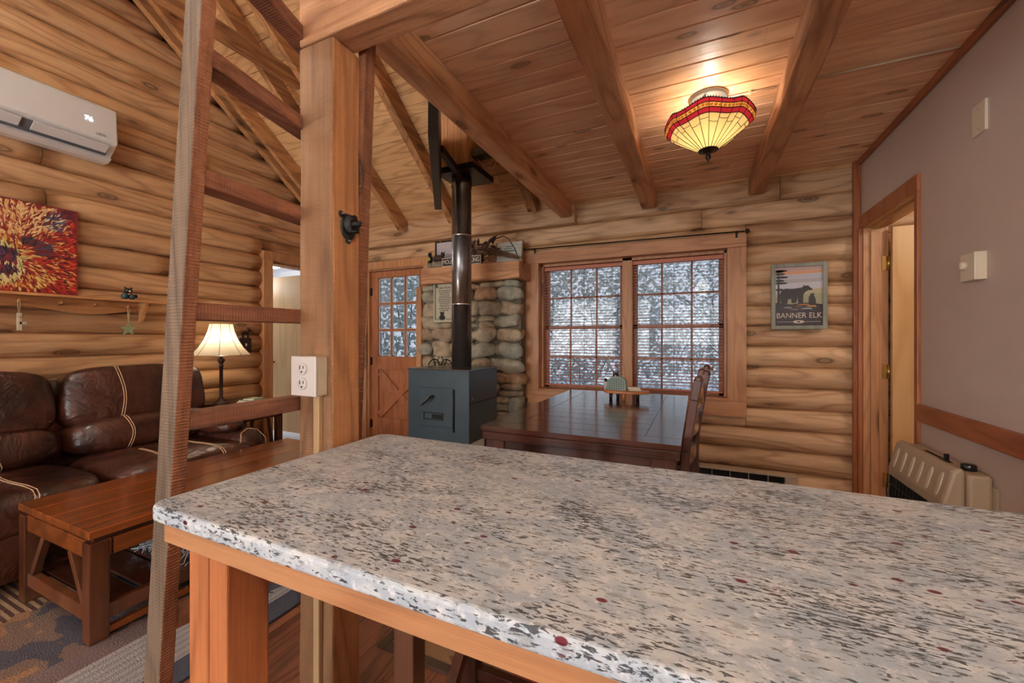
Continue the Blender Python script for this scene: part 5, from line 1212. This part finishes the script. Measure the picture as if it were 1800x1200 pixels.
flat([(0.062, -0.055), (0.064, -0.01), (0.075, 0.008), (0.07, 0.018), (0.078, 0.018), (0.086, 0.016), (0.096, 0.022), (0.098, 0.012), (0.094, 0.004), (0.105, -0.02), (0.110, -0.058)], (46, 40, 44), 12)
flat([(-0.137, -0.06), (-0.134, 0.20), (-0.129, 0.20), (-0.118, -0.06)], (42, 32, 34), 13)
for z_, a_ in ((0.20, 0.05), (0.175, 0.035), (0.15, 0.055), (0.125, 0.03), (0.105, 0.05), (0.055, 0.025), (0.195, 0.03)):
    flat([(-0.148, z_-0.006), (-0.13, z_-0.010), (-0.13+a_, z_-0.008), (-0.12+a_, z_+0.002), (-0.13+a_*0.5, z_+0.008), (-0.145, z_+0.007)], (44, 36, 38), 14)
flat([(-px+0.01, -0.196), (px-0.01, -0.196), (px-0.01, -0.1935), (-px+0.01, -0.1935)], (200, 190, 178), 14)
flat([(0.036*cos(2*pi*i/20), -0.195+0.012*sin(2*pi*i/20)) for i in range(20)], (204, 194, 176), 15)
flat([(-0.008, -0.201), (0.008, -0.201), (0.010, -0.190), (-0.010, -0.190)], (60, 54, 54), 16)
pb.build('poster_print', PAINTED, t, fix=False)
text('BANNER ELK', 'lettering', 0.058, (0, -0.0078, -0.148), FACE_Y, plain('poster_cream', (210, 200, 184), 0.6, var=0), t, ext=0.0003, sx=0.86)
B().box(-px, px, 0.0005, 0.008, -pz, pz).build('backing', INK, t)

# ================================================================== BASEBOARD HEATER, PROPANE HEATER, WALL PLATES
t = thing('baseboard_heater', 'low beige grille heater running along the foot of the log wall', 'heater', (0.32, 3.68, 0)); bpy.context.view_layer.update()
hb = B().box(-0.06, 0.69, 3.655, 3.745, 0.195, 0.212).box(-0.06, 0.69, 3.655, 3.672, 0.06, 0.115).box(0.61, 0.69, 3.655, 3.745, 0.06, 0.195).box(-0.06, -0.05, 3.655, 3.745, 0.06, 0.195)
hb.box(-0.05, 0.61, 3.73, 3.744, 0.06, 0.195)
P('housing', hb, TAN, 0.003)
P('dark_recess', B().box(-0.05, 0.61, 3.70, 3.728, 0.115, 0.195), DKSLOT, 0)
fv = B()
for i in range(5): fv.box(-0.02+i*0.13, -0.017+i*0.13, 3.66, 3.70, 0.115, 0.195)
P('fin', fv, TAN, 0)
P('feet', B().box(-0.04, 0.0, 3.66, 3.74, 0, 0.06).box(0.62, 0.66, 3.66, 3.74, 0, 0.06), TAN, 0)

t = thing('propane_heater', 'beige vent-free gas heater with slotted front on the right wall by the doorway', 'heater', (1.0, 2.42, 0.3)); bpy.context.view_layer.update()
hy0, hy1 = 2.27, 2.80
P('rear_cover', B().prism([(1.0, 0.30), (1.0, 0.685), (1.012, 0.70), (1.062, 0.70), (1.072, 0.69), (1.072, 0.30)], (0, hy0-0.015, 0), (1, 0, 0), (0, 0, 1), (0, hy1-hy0+0.03, 0)), TAN, 0.012)
P('front_cover', B().prism([(0.999, 0.30), (0.935, 0.31), (0.926, 0.335), (0.926, 0.57), (0.958, 0.700), (0.975, 0.716), (0.999, 0.716)], (0, hy0, 0), (1, 0, 0), (0, 0, 1), (0, hy1-hy0, 0)), TAN, 0.014)
SR = Matrix.Rotation(radians(14), 3, 'Y'); EMB = plain('tan_emboss', (214, 202, 182), 0.3, var=0.02)
for i in range(6): P('slot', B().sq((0.9425, hy0+0.06+i*0.082, 0.632), (0.012, 0.030, 0.105), 3, 6, rot=SR), EMB, 0)
P('fire_opening', B().box(0.9235, 0.93, hy0+0.04, hy1-0.03, 0.34, 0.535), DKSLOT, 0.001)
gr = B()
for i in range(14): yy = hy0+0.05+i*0.035; gr.tube([(0.920, yy, 0.34), (0.914, yy, 0.45), (0.920, yy, 0.54)], 0.0028, 5)
gr.tube([(0.914, hy0+0.04, 0.50), (0.914, hy1-0.03, 0.50)], 0.0028, 5).tube([(0.914, hy0+0.04, 0.42), (0.914, hy1-0.03, 0.42)], 0.0028, 5)
P('wire_guard', gr, IRON2, 0)
P('control_knob', B().lathe([(0.024, 0), (0.024, 0.022), (0.020, 0.025)], (1.035, 2.335, 0.70), 20), BLACK, 0)
P('igniter_button', B().box(0.99, 1.003, 2.40, 2.415, 0.716, 0.745).box(0.982, 0.998, 2.385, 2.43, 0.715, 0.721), BLACK, 0)
P('top_vent', B().box(1.02, 1.032, 2.44, 2.66, 0.699, 0.7015), DKSLOT, 0)
P('gas_line', B().tube([(1.05, 2.26, 0.40), (1.055, 2.22, 0.36), (1.055, 2.21, 0.2), (1.055, 2.21, 0.0)], 0.007), CHROME, 0)
P('wall_bracket', B().box(1.070, 1.079, 2.235, 2.84, 0.36, 0.66), TAN, 0.002)
P('leg', B().box(0.95, 0.99, 2.30, 2.34, 0, 0.31).box(0.95, 0.99, 2.72, 2.76, 0, 0.31), TAN, 0)

t = thing('blank_wall_plate', 'blank cream cover plate high on the taupe wall', 'wall plate', (1.078, 2.349, 2.17))
B().box(-0.008, 0.002, -0.044, 0.044, -0.064, 0.064).build('plate', CREAM, t, bevel=0.002)
for z_ in (-0.042, 0.042): B().lathe([(0.003, 0), (0.003, -0.0015)], (-0.008, 0, z_), 8, ax='X').build('screw', TAN, t)
t = thing('thermostat', 'cream thermostat with a round dial on the taupe wall above the chair rail', 'thermostat', (1.079, 2.36, 1.553))
B().box(-0.038, 0.001, -0.05, 0.05, -0.058, 0.058).build('case', CREAM, t, bevel=0.003)
B().lathe([(0.017, 0), (0.017, -0.014), (0.014, -0.018)], (-0.038, 0.012, 0.008), 20, ax='X').build('dial', CREAM, t)

# ================================================================== STAINED GLASS CEILING LAMP
t = thing('stained_glass_lamp', 'stained glass semi-flush ceiling lamp with wavy red rim', 'ceiling lamp', (0.055, 2.40, 2.54)); bpy.context.view_layer.update()
B().lathe([(0.095, 0.0), (0.095, -0.010), (0.085, -0.022), (0.065, -0.026), (0.055, -0.045), (0.05, -0.055), (0.02, -0.06)], n=40).build('canopy', GREYMET, t)
B().lathe([(0.006, -0.06), (0.006, -0.27)], n=10).build('centre_rod', BRONZE, t)
def fr_(a, z): return 1+0.045*cos(6*a+0.6)*max(0, (z+0.275)/0.15)
def rp(r_, z, a): return Vector((r_*fr_(a, z)*cos(a), r_*fr_(a, z)*sin(a), z+0.015*cos(6*a+0.6+pi)*max(0, (z+0.285)/0.16)))
prof = [(0.045, -0.285), (0.085, -0.255), (0.125, -0.226), (0.158, -0.200), (0.183, -0.178), (0.200, -0.160), (0.208, -0.140), (0.208, -0.118)]
def sweep(i0, i1):
    b = B(); n = 64; vs = []; fs = []
    for r_, z in prof[i0:i1+1]:
        for j in range(n): vs.append(rp(r_, z, 2*pi*j/n))
    for i in range(i1-i0):
        for j in range(n): fs.append((i*n+j, i*n+(j+1) % n, (i+1)*n+(j+1) % n, (i+1)*n+j))
    return b.add(vs, fs, smooth=True)
sweep(0, 4).build('cream_glass', GLCREAM, t, fix=False)
sweep(4, 5).build('lower_red_band', GLRED, t, fix=False)
sweep(5, 6).build('amber_band', GLAMB, t, fix=False)
sweep(6, 7).build('upper_red_band', GLRED, t, fix=False)
ld = B(); nr = 24
for k in range(nr):
    a = 2*pi*k/nr; ld.tube([rp(r_*1.008, z, a) for r_, z in prof], 0.0016, 5)
for i in (4, 5, 6, 7):
    r_, z = prof[i]; ld.tube([rp(r_*1.006, z, 2*pi*j/64) for j in range(64)], 0.0022, 5, closed=True)
for k in range(nr):
    i_ = 3; r_, z = prof[3]; r2, z2 = prof[4]; f_ = 0.35 if k % 2 else -0.2
    r3, z3 = r_+(r2-r_)*f_, z+(z2-z)*f_
    ld.tube([rp(r3*1.01, z3-0.004*sin(pi*j/6), 2*pi*(k+j/6)/nr) for j in range(7)], 0.0014, 5)
ld.build('lead_came', BRONZE, t)
bd = B()
for k in range(66):
    a = 2*pi*k/66; p = rp(0.205, -0.150, a); bd.sq(p, (0.015, 0.015, 0.013), 2, 4)
o = bd.build('amber_bead', GLAMB, t)
rm = B()
for k in range(110): rm.sq(rp(0.209, -0.115, 2*pi*k/110), (0.006, 0.006, 0.008), 2, 3)
rm.build('beaded_rim', BRONZE, t)
B().lathe([(0.048, -0.280), (0.050, -0.284), (0.046, -0.285), (0.030, -0.288), (0.018, -0.296), (0.010, -0.300), (0.009, -0.305), (0.014, -0.315), (0.012, -0.328), (0.004, -0.338), (0.003, -0.346)], n=28).build('finial_cap', BRONZE, t)
for k in range(3):
    a = radians(20+120*k); p0 = Vector((0.075*cos(a), 0.075*sin(a), -0.02)); p1 = rp(0.205, -0.118, a); b_ = B(); m_ = 9
    for i in range(m_):
        c_ = p0.lerp(p1, (i+0.5)/m_); d_ = (p1-p0).normalized(); s_ = d_.orthogonal().normalized() if i % 2 else d_.cross(d_.orthogonal()).normalized()
        b_.tube([c_+d_*0.011*cos(q)+s_*0.005*sin(q) for q in [2*pi*j/8 for j in range(8)]], 0.0012, 4, closed=True)
    b_.build('chain', BRONZE, t)
light('POINT', 'ceiling_lamp_bulb', (0.055, 2.40, 2.54-0.15), 2.9, WARM, 0.035)
tag(B().tube([(0.15, 2.43, 2.532), (0.37, 2.43, 2.532)], 0.005, 8).box(0.245, 0.256, 2.42, 2.44, 2.526, 2.54).build('cable', CREAM), 'thin beige cable clipped to the ceiling between the stained glass lamp and the beam', 'cable')
tag(B().tube([(0.49, 2.43, 2.532), (1.05, 2.43, 2.532)], 0.005, 8).build('cable', CREAM), 'thin beige cable on the ceiling boards right of the last beam', 'cable')

# ================================================================== ADDED FILL GLOBES OUT OF VIEW (kitchen, counter, vault)
def globe(name, label, loc, e, r_=0.14, cz=2.54):
    t = thing(name, label, 'ceiling light', loc)
    B().lathe([(0.08, cz-loc[2]), (0.08, cz-loc[2]-0.03), (0.012, cz-loc[2]-0.035), (0.012, r_*0.9)], n=20).build('canopy', BRONZE, t)
    B().sq((0, 0, 0), (2*r_, 2*r_, 2*r_), 2, 10).build('globe', translucent('opal_globe_'+name, (250, 244, 232), 0.8), t)
    light('POINT', name+'_bulb', loc, e, (0.90, 0.95, 1.0), 0.09)
globe('kitchen_fill_globe', 'opal globe added as fill light over the kitchen, unseen behind the viewer', (0.1, -1.1, 2.25), 16)  # added globe, weak fill from behind
globe('counter_fill_globe', 'opal globe added as fill light above the near side of the counter, out of view', (0.50, -0.10, 2.30), 125, 0.11)  # added globe that brightens the counter top and near ceiling
globe('living_fill_globe', 'opal globe added as fill light under the vault, out of view', (-2.7, 0.30, 3.2), 150, 0.16, 5.0)  # added globe that evens out the left wall and vault

# ================================================================== OUTDOORS
struct(B().box(-12, 8, 3.97, 16, -0.4, -0.3).build('ground_outside', GROUND))
tag(B().box(-4.2, 2.0, 3.97, 5.2, -0.06, -0.02).build('porch_deck', SNOWP), 'pale porch deck outside the dining window', 'porch')
struct(bpy.data.objects['porch_deck'])
rd = random.Random(8)
def bush(label, cx, cy, cz, sx, sy, sz, nl, L_=0.13):
    b = B()
    for i in range(nl):
        while True:
            p = Vector((rd.uniform(-1, 1), rd.uniform(-1, 1), rd.uniform(-1, 1)))
            if 0.35 < p.length < 1: break
        c_ = Vector((cx+p.x*sx, cy+p.y*sy, cz+p.z*sz)); d1 = Vector((rd.uniform(-1, 1), rd.uniform(-1, 1), rd.uniform(-0.9, 0.5))).normalized()*L_*rd.uniform(0.6, 1.1)
        d2 = d1.orthogonal().normalized()*L_*0.2; d2 = Matrix.Rotation(rd.uniform(0, 6), 3, d1.normalized()) @ d2
        b.add([c_-d1/2, c_+d2, c_+d1/2, c_-d2], [(0, 1, 2, 3)], rnd=rd.random())
    t = thing('rhododendron', label, 'bush', (cx, cy, -0.3)); bpy.context.view_layer.update()
    o = b.build('leaves', LEAF, t, fix=False); local(t, o); o['kind'] = 'stuff'
    tr_ = B()
    for k in range(4): tr_.tube([(cx+rd.uniform(-.1, .1), cy, -0.3), (cx+rd.uniform(-.3, .3)*sx, cy+rd.uniform(-.3, .3), cz*0.5), (cx+rd.uniform(-.7, .7)*sx, cy+rd.uniform(-.3, .3)*sy, cz+0.3*sz)], 0.010, 5)
    local(t, tr_.build('stem', TWIG, t))
bush('large rhododendron filling the view through the front door panes', -4.9, 6.0, 1.3, 1.9, 0.9, 1.9, 6500, 0.15)
bush('rhododendron outside behind the left half of the dining window', -2.1, 7.6, 1.5, 1.9, 1.0, 2.1, 6500, 0.14)
bush('rhododendron outside behind the right half of the dining window', 1.0, 9.4, 1.4, 2.7, 1.0, 2.4, 7500, 0.14)
